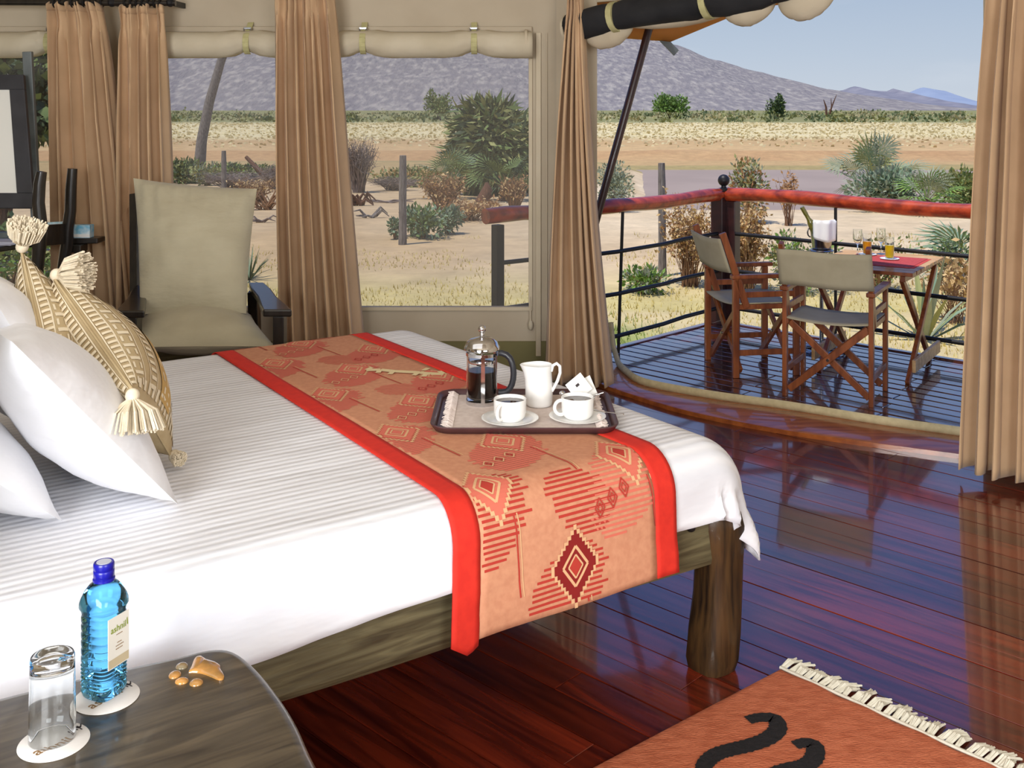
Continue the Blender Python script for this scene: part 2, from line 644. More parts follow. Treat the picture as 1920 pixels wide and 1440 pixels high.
fl = MB()
fl.prism([(-4.6, -2.6), (3.6, -2.6), (3.6, 3.2), (2.9, 4.45), (2.4, 4.72), (2.0, 4.9), (1.3, 5.25), (0.5, 6.2), (-4.6, 6.2)], -0.14, -0.022)
floor = struct(fl.build('floor', 'dark_gap'))
PW = 0.118
k = 0
for i in range(45):
    n0 = -0.42 + i * PW
    wmax = (6.2 - 0.72 * (n0 + PW)) / 0.694
    wmax = min(wmax, 6.6 if n0 > 3.0 else 4.6)
    # stop at the threshold curve
    wmin = -2.3
    w = wmin - (i * 0.83 % 1.7)
    if n0 > 4.2:
        w = max(w, -0.2)
    while w < wmax - 0.05:
        ln = 2.3 + 1.4 * rng.random()
        w1 = min(w + ln, wmax)
        if wmax - w1 < 0.3:
            w1 = wmax
        p = MB()
        a0, a1, b0, b1 = w + 0.0012, w1 - 0.0012, n0 + 0.0016, n0 + PW - 0.0016
        zt = rng.uniform(-0.001, 0.001)
        c = 0.0008
        lo = [N(b0, a0, -0.022), N(b1, a0, -0.022), N(b1, a1, -0.022), N(b0, a1, -0.022)]
        md = [N(b0, a0, zt - c), N(b1, a0, zt - c), N(b1, a1, zt - c), N(b0, a1, zt - c)]
        hi = [N(b0 + c, a0 + c, zt), N(b1 - c, a0 + c, zt), N(b1 - c, a1 - c, zt), N(b0 + c, a1 - c, zt)]
        fs = [(8, 9, 10, 11)]
        for q in range(4):
            q2 = (q + 1) % 4
            fs += [(q, q2, 4 + q2, 4 + q), (4 + q, 4 + q2, 8 + q2, 8 + q)]
        fs = [f[::-1] for f in fs]
        # keep planks inside the threshold
        mid = N((b0 + b1) / 2, (a0 + a1) / 2)
        p.add(lo + md + hi, fs)
        # own frame: length along local X so the grain follows the plank
        o = p.build('plank', 'floor_wood', loc=N(b0, a0, 0), rz=math.atan2(WW.y, WW.x))
        o.parent = floor
        o.matrix_parent_inverse = Matrix.Identity(4)
        k += 1
        w = w1


def curve_pts(pts, m):
    """Catmull-Rom through pts"""
    out = []
    P = [pts[0] * 2 - pts[1]] + list(pts) + [pts[-1] * 2 - pts[-2]]
    for i in range(1, len(P) - 2):
        for j in range(m):
            t = j / m
            out.append(0.5 * ((2 * P[i]) + (P[i + 1] - P[i - 1]) * t + (2 * P[i - 1] - 5 * P[i] + 4 * P[i + 1] - P[i + 2]) * t * t
                              + (3 * P[i] - P[i - 1] - 3 * P[i + 1] + P[i + 2]) * t ** 3))
    out.append(P[-2].copy())
    return out


th = curve_pts(THR, 6)
rb = curve_pts(RIB, 6)
mb = MB()
n_ = len(th)
prof = [(0.0, -0.02), (0.0, 0.018), (0.035, 0.03)]
rows = []
for a, b in zip(th, rb):
    d = (b - a)
    L_ = d.length
    d.normalize()
    rows.append([a + Vector((0, 0, -0.02)), a + Vector((0, 0, 0.022)), a + d * 0.03 + Vector((0, 0, 0.03)),
                 a + d * (L_ + 0.03) + Vector((0, 0, 0.026)), a + d * (L_ + 0.03) + Vector((0, 0, -0.06))])
vs = [v for r_ in rows for v in r_]
fs = []
for i in range(n_ - 1):
    for j in range(4):
        fs.append((i * 5 + j, (i + 1) * 5 + j, (i + 1) * 5 + j + 1, i * 5 + j + 1))
mb.add(vs, fs)
struct(mb.build('trim_1', 'threshold_wood', smooth=True), 'varnished wooden door sill between room floor and deck')
# canvas door flap hem along the sill, rising at the left
mb = MB()
rbh = [Vector((0.62, 6.62, 0.26)), Vector((0.632, 6.57, 0.12))] + [p + Vector((0, 0, 0.045)) for p in rb[2:]]
mb.tube(rbh, 0.024, 8, squash=0.7)
hem = mb.build('door_flap_hem', 'webbing_beige', smooth=True, loc=(1.45, 5.53, 0))
tag(hem, 'beige canvas door hem lying curved along the wooden sill', 'hem')

# ---- deck
dk = MB()
dk.prism([tuple(N(4.62, 4.44)[:2]), tuple(N(6.86, 4.44)[:2]), tuple(N(6.86, 0.6)[:2]), tuple(N(4.62, 0.6)[:2])], -0.3, -0.062)
deck = struct(dk.build('deck', 'dark_gap'), 'slatted wooden deck outside the tent')
DP = 0.104
for i in range(19):
    n0 = 4.9 + i * DP
    w0 = 0.6
    segs = [0.6, 2.4 + (i * 0.77 % 1.5), 4.42]
    for s0, s1 in zip(segs[:-1], segs[1:]):
        p = MB()
        p.box(N(n0 + DP / 2 - 0.006, (s0 + s1) / 2, -0.035 + rng.uniform(-0.002, 0.002)), (s1 - s0 - 0.004, DP - 0.014, 0.03), rz=math.atan2(WW.y, WW.x))
        o = p.build('plank', 'deck_wood', loc=N(n0, s0, 0), rz=math.atan2(WW.y, WW.x), bevel=0.004)
        o.parent = deck
        o.matrix_parent_inverse = Matrix.Identity(4)
mb = MB()
mb.bar(N(4.62, 4.45, -0.06), N(6.9, 4.45, -0.06), 0.05, 0.1)
mb.bar(N(6.87, 4.47, -0.06), N(6.87, 0.6, -0.06), 0.05, 0.1)
o = mb.build('edge_board', 'deck_wood', bevel=0.004)
o.parent = deck

# ---- walls of the tent
YW = 6.2
TOP = 2.62


def wall_rect(mb, x0, x1, z0, z1, y=YW, t=0.03, mi=0):
    mb.box(((x0 + x1) / 2, y + t / 2, (z0 + z1) / 2), (x1 - x0, t, z1 - z0), mi=mi)


OX0, OX1, OZ0, OZ1 = -2.09, 0.098, 0.438, 1.97
LX0, LX1 = -3.7, -2.6
mb = MB()
wall_rect(mb, -4.6, LX0, -0.15, TOP)
wall_rect(mb, LX1, OX0, -0.15, TOP)
wall_rect(mb, OX1, 0.5, -0.15, TOP)
wall_rect(mb, LX0, LX1, -0.15, OZ0)
wall_rect(mb, OX0, OX1, -0.15, OZ0)
wall_rect(mb, LX0, LX1, OZ1, TOP)
wall_rect(mb, OX0, OX1, OZ1, TOP)
# soft padded corner return to the door
struct(mb.build('wall_far', 'canvas'))
mb = MB()
vs = []
zz = [0.0, 0.9, 1.8, TOP]
for i, x in enumerate((0.26, 0.30, 0.34, 0.4, 0.5)):
    for z in zz:
        vs.append((x, YW - 0.012 - (0.0, 0.02, 0.03, 0.02, 0.0)[i], z))
fs = [(i * 4 + j, (i + 1) * 4 + j, (i + 1) * 4 + j + 1, i * 4 + j + 1) for i in range(4) for j in range(3)]
mb.add(vs, [f[::-1] for f in fs])
struct(mb.build('trim_2', 'canvas', smooth=True))
mb = MB()
mb.box((-1.9, YW - 0.006, 0.118), (4.7, 0.012, 0.236))
struct(mb.build('baseboard_far', 'canvas_green'))
# door wall: only the band above the opening and the piece right of it
DA, DB = Vector((0.5, 6.2, 0)), Vector((2.13, 4.83, 0))
dn = (DB - DA).normalized()
dnn = Vector((-dn.y, dn.x, 0))
if dnn.y < 0:
    dnn = -dnn
mb = MB()
mb.bar(DA + Vector((0, 0, 2.43)), DB + Vector((0, 0, 2.43)), 0.03, 0.4)
mb.bar(DB + Vector((0.04, 0, 1.31)), Vector((2.75, 3.9, 1.31)), 0.03, 2.62)
mb.bar(Vector((2.75, 3.9, 1.31)), Vector((3.6, 1.6, 1.31)), 0.03, 2.62)
mb.bar(Vector((3.6, 1.6, 1.31)), Vector((3.6, -2.6, 1.31)), 0.03, 2.62)
struct(mb.build('wall_right', 'canvas'))
mb = MB()
mb.box((-4.6, 1.85, TOP / 2), (0.03, 8.9, TOP))
struct(mb.build('wall_left', 'canvas'))
mb = MB()
mb.box((-0.5, -2.6, TOP / 2), (8.2, 0.03, TOP))
struct(mb.build('wall_rear', 'canvas'))
# roof: hipped canvas, reaching past the door as the eave
mb = MB()
fp = [(-4.75, 6.42), (0.62, 6.42), (2.36, 4.95), (3.0, 3.9), (3.8, 1.6), (3.8, -2.8), (-4.75, -2.8)]
vs = [(x, y, 2.6) for x, y in fp] + [(-2.2, 2.2, 3.7), (1.0, 2.2, 3.7)]
fs = [(0, 1, 8, 7), (1, 2, 8), (2, 3, 8), (3, 4, 8), (4, 5, 8), (5, 6, 7, 8), (6, 0, 7)]
mb.add(vs, fs)
struct(mb.build('ceiling', 'canvas_light', solid=0.02))
# eave over the deck (awning): dips to a corner tip held by a strut
tip = Vector((1.04, 6.9, 2.045))
E0 = [Vector((0.42, 6.26, 2.6)), Vector((0.9, 5.88, 2.6)), Vector((1.4, 5.46, 2.6)), Vector((2.0, 4.95, 2.6)), Vector((3.4, 3.77, 2.6))]
E1 = [Vector((0.1, 6.75, 2.1)), tip, Vector((1.5, 6.55, 2.235)), Vector((2.3, 5.72, 2.26)), Vector((3.9, 4.2, 2.26))]


def awn(s, t):
    x = s * 4
    i = min(int(x), 3)
    f = x - i
    a = E0[i].lerp(E0[i + 1], f)
    b = E1[i].lerp(E1[i + 1], f)
    p = a.lerp(b, t)
    p.z -= 0.05 * math.sin(math.pi * t)
    return p


mb = MB()
mb.grid(awn, 24, 8)
aw = thing('awning', 'orange brown canvas awning above the deck with pulled down corner', 'awning', (1.04, 6.5, 2.3))
mb.build('awning_cover', 'awning_canvas', aw, smooth=True, solid=0.006)
mb = MB()
mb.bar(tip + Vector((-0.1, -0.02, 0.06)), tip + Vector((0.04, 0.02, -0.075)), 0.012, 0.05, side=(0, 0, 1))
mb.build('corner_tab', 'steel_grey', aw, bevel=0.003)
mb = MB()
mb.tube([Vector((0.27, 6.62, -0.03)), Vector((0.878, 6.72, 2.13))], 0.026, 10)
o = mb.build('awning_pole', 'rail_dark', smooth=True, loc=(0.27, 6.62, -0.03))
tag(o, 'dark leaning pole propping up the awning corner beside the door curtain', 'pole')

# windows: inner hem frame and insect gauze


def window(name, x0, x1, z0, z1):
    mb = MB()
    w = 0.022
    for cx, cz, sx, sz in (((x0 + x1) / 2, z0 - w / 2, x1 - x0 + 2 * w, w), ((x0 + x1) / 2, z1 + w / 2, x1 - x0 + 2 * w, w),
                           (x0 - w / 2, (z0 + z1) / 2, w, z1 - z0), (x1 + w / 2, (z0 + z1) / 2, w, z1 - z0)):
        mb.box((cx, YW - 0.008, cz), (sx, 0.014, sz))
    fr = struct(mb.build(name, 'canvas_light', bevel=0.003))
    mb = MB()
    mb.add([(x0, YW + 0.012, z0), (x1, YW + 0.012, z0), (x1, YW + 0.012, z1), (x0, YW + 0.012, z1)], [(0, 1, 2, 3)])
    g = mb.build('gauze_pane', 'gauze', fr)
    return fr


window('window_1', OX0, OX1, OZ0, OZ1)
window('window_2', LX0, LX1, OZ0, OZ1)
mb = MB()
mb.box((0.155, YW - 0.01, 1.1), (0.03, 0.016, 1.9))
mb.box((0.205, YW - 0.008, 1.1), (0.006, 0.012, 1.9))
struct(mb.build('trim_3', 'canvas_light', bevel=0.003))


# rolled window flaps
def flap(name, label, x0, x1, straps, endcap=False, seed=0):
    zc, r = 1.985, 0.074
    t = thing(name, label, 'rolled blind', ((x0 + x1) / 2, YW - 0.06, zc))

    def rad(x):
        v = 1.0 + 0.05 * fbm(x * 2.3, seed, 0)
        for s_ in straps:
            v -= 0.22 * math.exp(-((x - s_) / 0.055) ** 2)
        return v

    def sag(x):
        v = -0.012
        for s_ in straps:
            v += 0.022 * math.exp(-((x - s_) / 0.09) ** 2)
        return v

    nx, na = 90, 20

    def f(a, b):
        x = x0 + (x1 - x0) * a
        th_ = 2 * math.pi * b
        rr = r * rad(x)
        wr = 0.0
        for s_ in straps:
            d = x - s_
            wr += 0.10 * math.exp(-(d / 0.12) ** 2) * math.sin(7 * th_ + d * 30) * min(1, abs(d) / 0.05)
        rr *= 1 + wr
        return Vector((x, YW - 0.085 + rr * math.cos(th_), zc + sag(x) + rr * math.sin(th_)))

    mb = MB()
    mb.grid(f, nx, na)
    mb.build('canvas_roll', 'canvas_roll', t, smooth=True, solid=0.004)
    # flat top fold that the roll hangs from
    mb = MB()
    mb.box(((x0 + x1) / 2, YW - 0.02, zc + r + 0.01), (x1 - x0, 0.03, 0.035))
    mb.build('top_fold', 'canvas', t, bevel=0.008)
    for s_ in straps:
        mb = MB()
        rr = r * 0.86
        pts = [Vector((s_, YW - 0.01, zc + 0.125))] + [Vector((s_ + 0.004, YW - 0.09 - rr * math.sin(a), zc + rr * math.cos(a)))
               for a in [i * math.pi / 8 for i in range(9)]]
        for p, q in zip(pts[:-1], pts[1:]):
            mb.bar(p, q, 0.034, 0.004, side=(0, -1, 0.1))
        st_ = mb.build('strap', 'webbing', t)
        mb = MB()
        mb.bar((s_ - 0.022, YW - 0.09, zc + 0.085), (s_ + 0.022, YW - 0.09, zc + 0.085), 0.008, 0.012)
        mb.bar((s_ - 0.018, YW - 0.096, zc + 0.055), (s_ + 0.02, YW - 0.1, zc + 0.05), 0.008, 0.01)
        mb.bar((s_ - 0.02, YW - 0.09, zc + 0.085), (s_ - 0.016, YW - 0.1, zc + 0.05), 0.008, 0.008)
        mb.bar((s_ + 0.02, YW - 0.09, zc + 0.085), (s_ + 0.02, YW - 0.1, zc + 0.05), 0.008, 0.008)
        mb.build('buckle', 'bucket_steel', st_, bevel=0.002)
    if endcap:
        mb = MB()
        mb.tube([(x1 - 0.045, YW - 0.085, zc), (x1 - 0.03, YW - 0.085, zc)], 0.079, 20)
        mb.build('end_band', 'canvas_light', t, smooth=True)
    return t


flap('window_flap', 'rolled beige canvas flap along the top of the wide window', OX0 - 0.08, OX1 + 0.02,
     [(463 - 960) / FPX * 6.1, (680 - 960) / FPX * 6.1, (888 - 960) / FPX * 6.1, ], True, 1.3)
flap('window_flap', 'short rolled beige canvas flap above the mirror in the left window', LX0 - 0.05, LX1 + 0.04, [-2.68], False, 4.1)
# toggle hanging from the hem of the wide window
t = thing('toggle_cord', 'pale cord toggle hanging below the right corner of the wide window', 'cord', (0.11, YW - 0.03, 0.33))
mb = MB()
mb.tube([(0.106, YW - 0.02, 0.5), (0.108, YW - 0.03, 0.36)], 0.005, 6)
mb.build('cord', 'canvas_light', t, smooth=True)
mb = MB()
mb.sphere((0.109, YW - 0.03, 0.335), 0.015, 10, 8, sc=(1, 1, 2.0))
mb.build('toggle', 'canvas_roll', t, smooth=True)

# ---- railing round the deck
RC = Vector((1.6, 7.98, 0))
RL = Vector((-0.16, 6.34, 0))
RLm = Vector((0.66, 6.96, 0))
RR = RC + (-WW) * 3.2
ZR = 0.955


def rail_pt(s):
    return RL.lerp(RLm, s * 2) if s < 0.5 else RLm.lerp(RC, (s - 0.5) * 2)


rl = thing('deck_railing', 'red log handrail with dark iron bars around the deck', 'railing', RC)
mb = MB()
pts = [rail_pt(i / 14) + Vector((0, 0, ZR + 0.006 * math.sin(i * 1.1))) for i in range(15)]
mb.tube(pts, [0.048 + 0.003 * math.sin(i * 2.1) for i in range(15)], 12)
mb.build('handrail', 'rail_red', rl, smooth=True)
mb = MB()
pts = [RC.lerp(RR, i / 18) + Vector((0, 0, ZR + 0.002 + 0.012 * math.sin(i * 0.55))) for i in range(19)]
mb.tube(pts, [0.05 + 0.003 * math.sin(i * 1.7 + 1) for i in range(19)], 12)
mb.build('handrail', 'rail_red', rl, smooth=True)
for z in (0.665, 0.385, 0.105):
    mb = MB()
    mb.tube([rail_pt(0.045 + 0.955 * i / 10) + Vector((0, 0, z - (0.012 if 2 < i < 8 else 0))) for i in range(11)], 0.0145, 7)
    mb.build('rail_bar', 'iron', rl, smooth=True)
    mb = MB()
    mb.tube([RC + Vector((0, 0, z)), RR + Vector((0, 0, z - 0.005))], 0.0145, 7)
    mb.build('rail_bar', 'iron', rl, smooth=True)
for p, lean in ((Vector((0.74, 7.04, 0)), Vector((-0.03, 0, 0))), (RC.lerp(RR, 0.285), Vector((0, 0, 0)))):
    mb = MB()
    mb.tube([p + lean + Vector((0, 0, -0.03)), p + Vector((0, 0, ZR - 0.03))], 0.011, 7)
    mb.build('baluster', 'iron', rl, smooth=True)
mb = MB()
mb.box(RC + Vector((-0.03, -0.02, 0.48)), (0.1, 0.1, 1.02), rz=R(-42))
mb.box(RC + Vector((0.065, -0.03, 0.44)), (0.085, 0.085, 0.94), rz=R(-42))
mb.build('corner_post', 'rail_dark', rl, bevel=0.006)
mb = MB()
mb.lathe([(0.05, 0.985), (0.052, 1.0), (0.02, 1.01), (0.018, 1.025)], 14, o=RC + Vector((0.0, -0.02, 0)))
mb.sphere(RC + Vector((0.0, -0.02, 1.064)), 0.045, 16, 10)
mb.build('finial', 'iron', rl, smooth=True)
mb = MB()
pe = rail_pt(0.045)
mb.box(pe + Vector((0.0, 0, 0.44)), (0.058, 0.058, 0.92), rz=R(40))
mb.build('end_post', 'iron', rl, bevel=0.004)

# ================================================================== THE LAND OUTSIDE


def gz(x, y):
    z = -0.5
    t = min(max((y - 20) / 16, 0), 1)
    riv = 1 / (1 + math.exp(-(x - (y - 40) * 0.12 - 4.6) * 1.6)) if y < 60 else 1.0
    if y < 53:
        z = -0.5 - 1.35 * t * t * (3 - 2 * t) * riv - 0.5 * (1 - riv) * t
        z += 0.05 * fbm(x * 0.35, y * 0.35, 0) * min(1, max(0, (y - 8) / 6))
    else:
        pts = [(53, -1.75), (56, -1.42), (61, -1.36), (64, -0.95), (68, -0.8), (84, -0.62), (108, -0.05), (120, 0.0), (9000, 0.0)]
        for (a, za), (b, zb) in zip(pts[:-1], pts[1:]):
            if y <= b:
                z = za + (zb - za) * (y - a) / (b - a)
                break
        if y > 60:
            z += 0.12 * fbm(x * 0.11, y * 0.2, 5) * min(1, (y - 60) / 8)
        if y > 200:
            z = min(z, 0.1)
    return z


ys = [5.0]
while ys[-1] < 48:
    ys.append(ys[-1] * 1.016 + 0.05)
while ys[-1] < 125:
    ys.append(ys[-1] + 0.8)
while ys[-1] < 3600:
    ys.append(ys[-1] * 1.06)
ys = [-14, -4, 1] + ys
NA = 150
vs, cols = [], []
c_sand = np.array(lin((224, 202, 164))[:3])
c_sand2 = np.array(lin((206, 178, 136))[:3])
c_straw = np.array(lin((210, 190, 134))[:3])
c_straw2 = np.array(lin((226, 210, 164))[:3])
c_earth = np.array(lin((192, 160, 112))[:3])
c_lawn = np.array(lin((198, 182, 108))[:3])
c_red = np.array(lin((202, 168, 116))[:3])
c_red2 = np.array(lin((174, 128, 82))[:3])
c_olive = np.array(lin((142, 138, 84))[:3])
c_grass = np.array(lin((150, 158, 84))[:3])
c_tan = np.array(lin((190, 156, 104))[:3])
for y in ys:
    for j in range(NA + 1):
        a = (j / NA - 0.5) * 2
        x = a * (abs(y) * 0.85 + 12)
        z = gz(x, y)
        vs.append((x, y, z))
        n1 = fbm(x * 0.22, y * 0.22, 3) * 0.5 + 0.5
        n2 = fbm(x * 0.07, y * 0.5 if y > 50 else y * 0.1, 9) * 0.5 + 0.5
        if y < 52:
            c = c_sand2 + (c_sand - c_sand2) * min(1, max(0, (n1 - 0.25) * 2))
            near = min(1, max(0, (14.0 + 4 * (n2 - 0.5) - y) / 2.5)) * (0.45 + 0.75 * n1)
            if x > -1.0 and y < 11:
                near *= 0.55
            c = c + (c_lawn - c) * near * (0.7 + 0.3 * n1)
            g = max(0, 1 - ((x - 0.2) / 1.6) ** 2 - ((y - 9.2) / 1.6) ** 2)
            c = c + (c_grass - c) * min(1, g * 1.5)
            if x < 1.0:
                c = c + (c_earth - c) * (0.35 + 0.5 * n2) * min(1.0, max(0, (1.0 - x) / 2)) * (1 - 0.9 * near)
            if y > 38 and z > -1.4:
                c = c_tan * 0.75 + c_olive * 0.25
        else:
            yy = y + 3.0 * (n2 - 0.5)
            if yy < 57:
                c = c_olive * 0.55 + c_tan * 0.45
            elif yy < 60.5:
                c = c_tan
            elif yy < 64.5:
                c = c_red2 + (c_red - c_red2) * n1
            elif yy < 76:
                f = (yy - 64.5) / 11.5
                c = c_red * (1 - f) + c_tan * f
            elif yy < 112:
                f = min(1, (yy - 76) / 10)
                c = c_tan * (1 - f) + (c_straw * (1 - n1) + c_straw2 * n1) * f
            elif yy < 135:
                f = (yy - 112) / 23
                c = c_straw2 * (1 - f) + c_olive * f
            else:
                c = c_olive * (0.75 + 0.4 * n1)
        cols.append((float(c[0]), float(c[1]), float(c[2]), 1.0))
me = bpy.data.meshes.new('ground')
fs = []
for i in range(len(ys) - 1):
    for j in range(NA):
        a = i * (NA + 1) + j
        fs.append((a, a + 1, a + NA + 2, a + NA + 1))
me.from_pydata(vs, [], fs)
ca = me.color_attributes.new('soil', 'FLOAT_COLOR', 'POINT')
ca.data.foreach_set('color', np.array(cols, dtype=np.float32).ravel())
m = mat('soil', (200, 180, 140), rough=0.95, bump=0.35, bscale=2.2, bdist=0.08)
t_ = m.node_tree
at_ = t_.nodes.new('ShaderNodeAttribute')
at_.attribute_name = 'soil'
nn = t_.nodes.new('ShaderNodeTexNoise')
nn.inputs['Scale'].default_value = 1.6
nn.inputs['Detail'].default_value = 8
nn.inputs['Roughness'].default_value = 0.75
tcn_ = t_.nodes.new('ShaderNodeTexCoord')
t_.links.new(tcn_.outputs['Object'], nn.inputs['Vector'])
mr_ = t_.nodes.new('ShaderNodeMapRange')
mr_.inputs['From Min'].default_value = 0.3
mr_.inputs['From Max'].default_value = 0.7
mr_.inputs['To Min'].default_value = 0.72
mr_.inputs['To Max'].default_value = 1.12
t_.links.new(nn.outputs['Fac'], mr_.inputs['Value'])
vm_ = t_.nodes.new('ShaderNodeVectorMath')
vm_.operation = 'SCALE'
t_.links.new(at_.outputs['Color'], vm_.inputs[0])
t_.links.new(mr_.outputs[0], vm_.inputs['Scale'])
t_.links.new(vm_.outputs[0], t_.nodes['Principled BSDF'].inputs['Base Color'])
me.materials.append(m)
me.polygons.foreach_set('use_smooth', [True] * len(me.polygons))
ground = bpy.data.objects.new('ground', me)
COL.objects.link(ground)
struct(ground, 'sandy river plain with straw grass and red earth bank')
mb = MB()
mb.add([(-30, 30, -1.55), (90, 30, -1.55), (90, 58, -1.55), (-30, 58, -1.55)], [(0, 1, 2, 3)])
struct(mb.build('river', 'water'), 'muddy brown river below the sand bank')


# hills: real ridges at their own distance
def hill(name, label, D, ridge, front, colm, seed, rough_amp, col_, col2_, x_pad=0):
    xs_ = [p[0] for p in ridge]

    def ry(px):
        if px <= xs_[0]:
            return ridge[0][1]
        for (a, ya), (b, yb) in zip(ridge[:-1], ridge[1:]):
            if px <= b:
                f = (px - a) / (b - a)
                f = f * f * (3 - 2 * f) * 0.5 + f * 0.5
                return ya + (yb - ya) * f
        return ridge[-1][1]

    nu, nv = 220, 44

    def f(s, t):
        px = xs_[0] + (xs_[-1] - xs_[0]) * s
        X = (px - 960) / FPX * D
        H = max(0.0, (HZ - ry(px)) / FPX * D + EYE)
        b = t * 2 - 1           # -1 front foot, 0 ridge, 1 back foot
        prof = (1 - abs(b)) if b > 0 else (1 - abs(b)) ** 1.15
        y = D + b * (front if b < 0 else front * 0.7)
        z = H * prof
        k_ = math.sin(math.pi * min(1, max(0, (1 - abs(b))))) if b < 0 else 0.3
        z += rough_amp * H * k_ * fbm(X * 0.006 + seed, y * 0.006, seed, 5)
        z += 0.012 * H * fbm(X * 0.05 + seed, y * 0.05, seed, 2) * (1 if 0.03 < prof else 0)
        return Vector((X, y, z - 2 * (prof < 0.02)))

    mb = MB()
    mb.grid(f, nu, nv)
    o = mb.build(name, colm, smooth=True)
    struct(o, label)
    return o


mat('hill_rock_hazed', (132, 126, 124), (172, 164, 152), 0.1, (1, 0.3, 1), rough=1.0, bump=0.9, bscale=0.11, bstretch=(1, 0.3, 1), bdist=7.0, detail=10, lo=0.45, hi=0.74, spec=0.1)  # rock tone lightened and greyed: aerial haze painted into the colour
mat('hill_far_hazed', (120, 120, 130), (140, 138, 144), 0.02, rough=1.0, spec=0.1, detail=8, bump=0.5, bscale=0.02, bdist=8)  # blue grey tint carries the distance haze
mat('hill_haze', (138, 150, 170), (144, 156, 174), 0.01, rough=1.0, spec=0.1)  # haze painted as the ridge's pale blue colour
hill('hill', 'big rocky hill, tinted hazy grey, rising behind the plain', 2300,
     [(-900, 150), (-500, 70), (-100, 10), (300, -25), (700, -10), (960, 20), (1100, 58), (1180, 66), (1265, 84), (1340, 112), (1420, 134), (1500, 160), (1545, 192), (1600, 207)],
     900, 'hill_rock_hazed', 2.0, 0.10, None, None)
hill('hill', 'smaller hill, tinted hazy blue grey, with twin peaks right of the big one', 3400,
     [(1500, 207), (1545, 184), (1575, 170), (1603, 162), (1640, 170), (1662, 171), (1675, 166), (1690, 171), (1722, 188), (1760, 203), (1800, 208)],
     700, 'hill_far_hazed', 7.0, 0.06, None, None)
hill('hill', 'pale haze-tinted ridge on the far horizon', 6000,
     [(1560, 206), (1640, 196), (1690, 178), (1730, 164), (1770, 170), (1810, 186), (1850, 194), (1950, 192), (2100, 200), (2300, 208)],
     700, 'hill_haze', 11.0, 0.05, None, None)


# ---- vegetation builders
def rvec(r_):
    while True:
        v = Vector((r_.uniform(-1, 1), r_.uniform(-1, 1), r_.uniform(-1, 1)))
        if 0.05 < v.length < 1:
            return v


def leaf(mb, p, d, ln, wd, mi, r_):
    d = d.normalized()
    sd = d.cross(rvec(r_).normalized())
    if sd.length < 1e-3:
        sd = d.orthogonal()
    sd.normalize()
    q = p + d * ln
    mb.add([p, p + d * ln * 0.45 + sd * wd, q, p + d * ln * 0.45 - sd * wd], [(0, 1, 2, 3)], mi)


def bush(name, label, cat, x, y, rx, h, nl, ls, leaf_mats, stem_mat='twig_brown', nst=7, seed=1, low=0.05, up=0.3, group=None, ry=None, lumps=6, z0=None, nar=1.0):
    r_ = random.Random(seed)
    z = gz(x, y) if z0 is None else z0
    ry = ry or rx
    o = thing(name, label, cat, (x, y, z - 0.02), 0, group)
    base = Vector((x, y, z - 0.04))
    cs = []
    for _ in range(lumps):
        a = r_.uniform(0, 6.28)
        q = r_.uniform(0.1, 0.72)
        cs.append((Vector((x + rx * q * math.cos(a), y + ry * q * math.sin(a), z + h * r_.uniform(0.35, 0.72))), r_.uniform(0.35, 0.6)))
    sm = MB()
    for i in range(nst):
        c, _ = cs[i % len(cs)]
        m_ = base.lerp(c, 0.5) + Vector((r_.uniform(-.1, .1) * rx, r_.uniform(-.1, .1) * ry, 0.1 * h))
        e = c + Vector((r_.uniform(-.4, .4) * rx, r_.uniform(-.4, .4) * ry, r_.uniform(0, 0.3) * h))
        sm.tube([base + Vector((r_.uniform(-.06, .06) * rx, r_.uniform(-.06, .06) * ry, 0)), m_, e], [0.025 * h ** 0.5, 0.016 * h ** 0.5, 0.006], 5)
    sm.build('stem', stem_mat, o)
    lm = MB()
    for i in range(nl):
        c, q = cs[r_.randrange(len(cs))]
        v = rvec(r_).normalized() * (r_.random() ** 0.45)
        p = c + Vector((v.x * rx * q, v.y * ry * q, v.z * h * 0.42))
        if p.z < z + low * h:
            p.z = z + low * h + abs(v.z) * 0.1 * h
        d = v + rvec(r_) * 0.7 + Vector((0, 0, up))
        leaf(lm, p, d, ls * r_.uniform(0.6, 1.3), ls * r_.uniform(0.18, 0.34) * nar, r_.randrange(len(leaf_mats)), r_)
    lm.build('foliage', leaf_mats, o, kind='stuff')
    return o


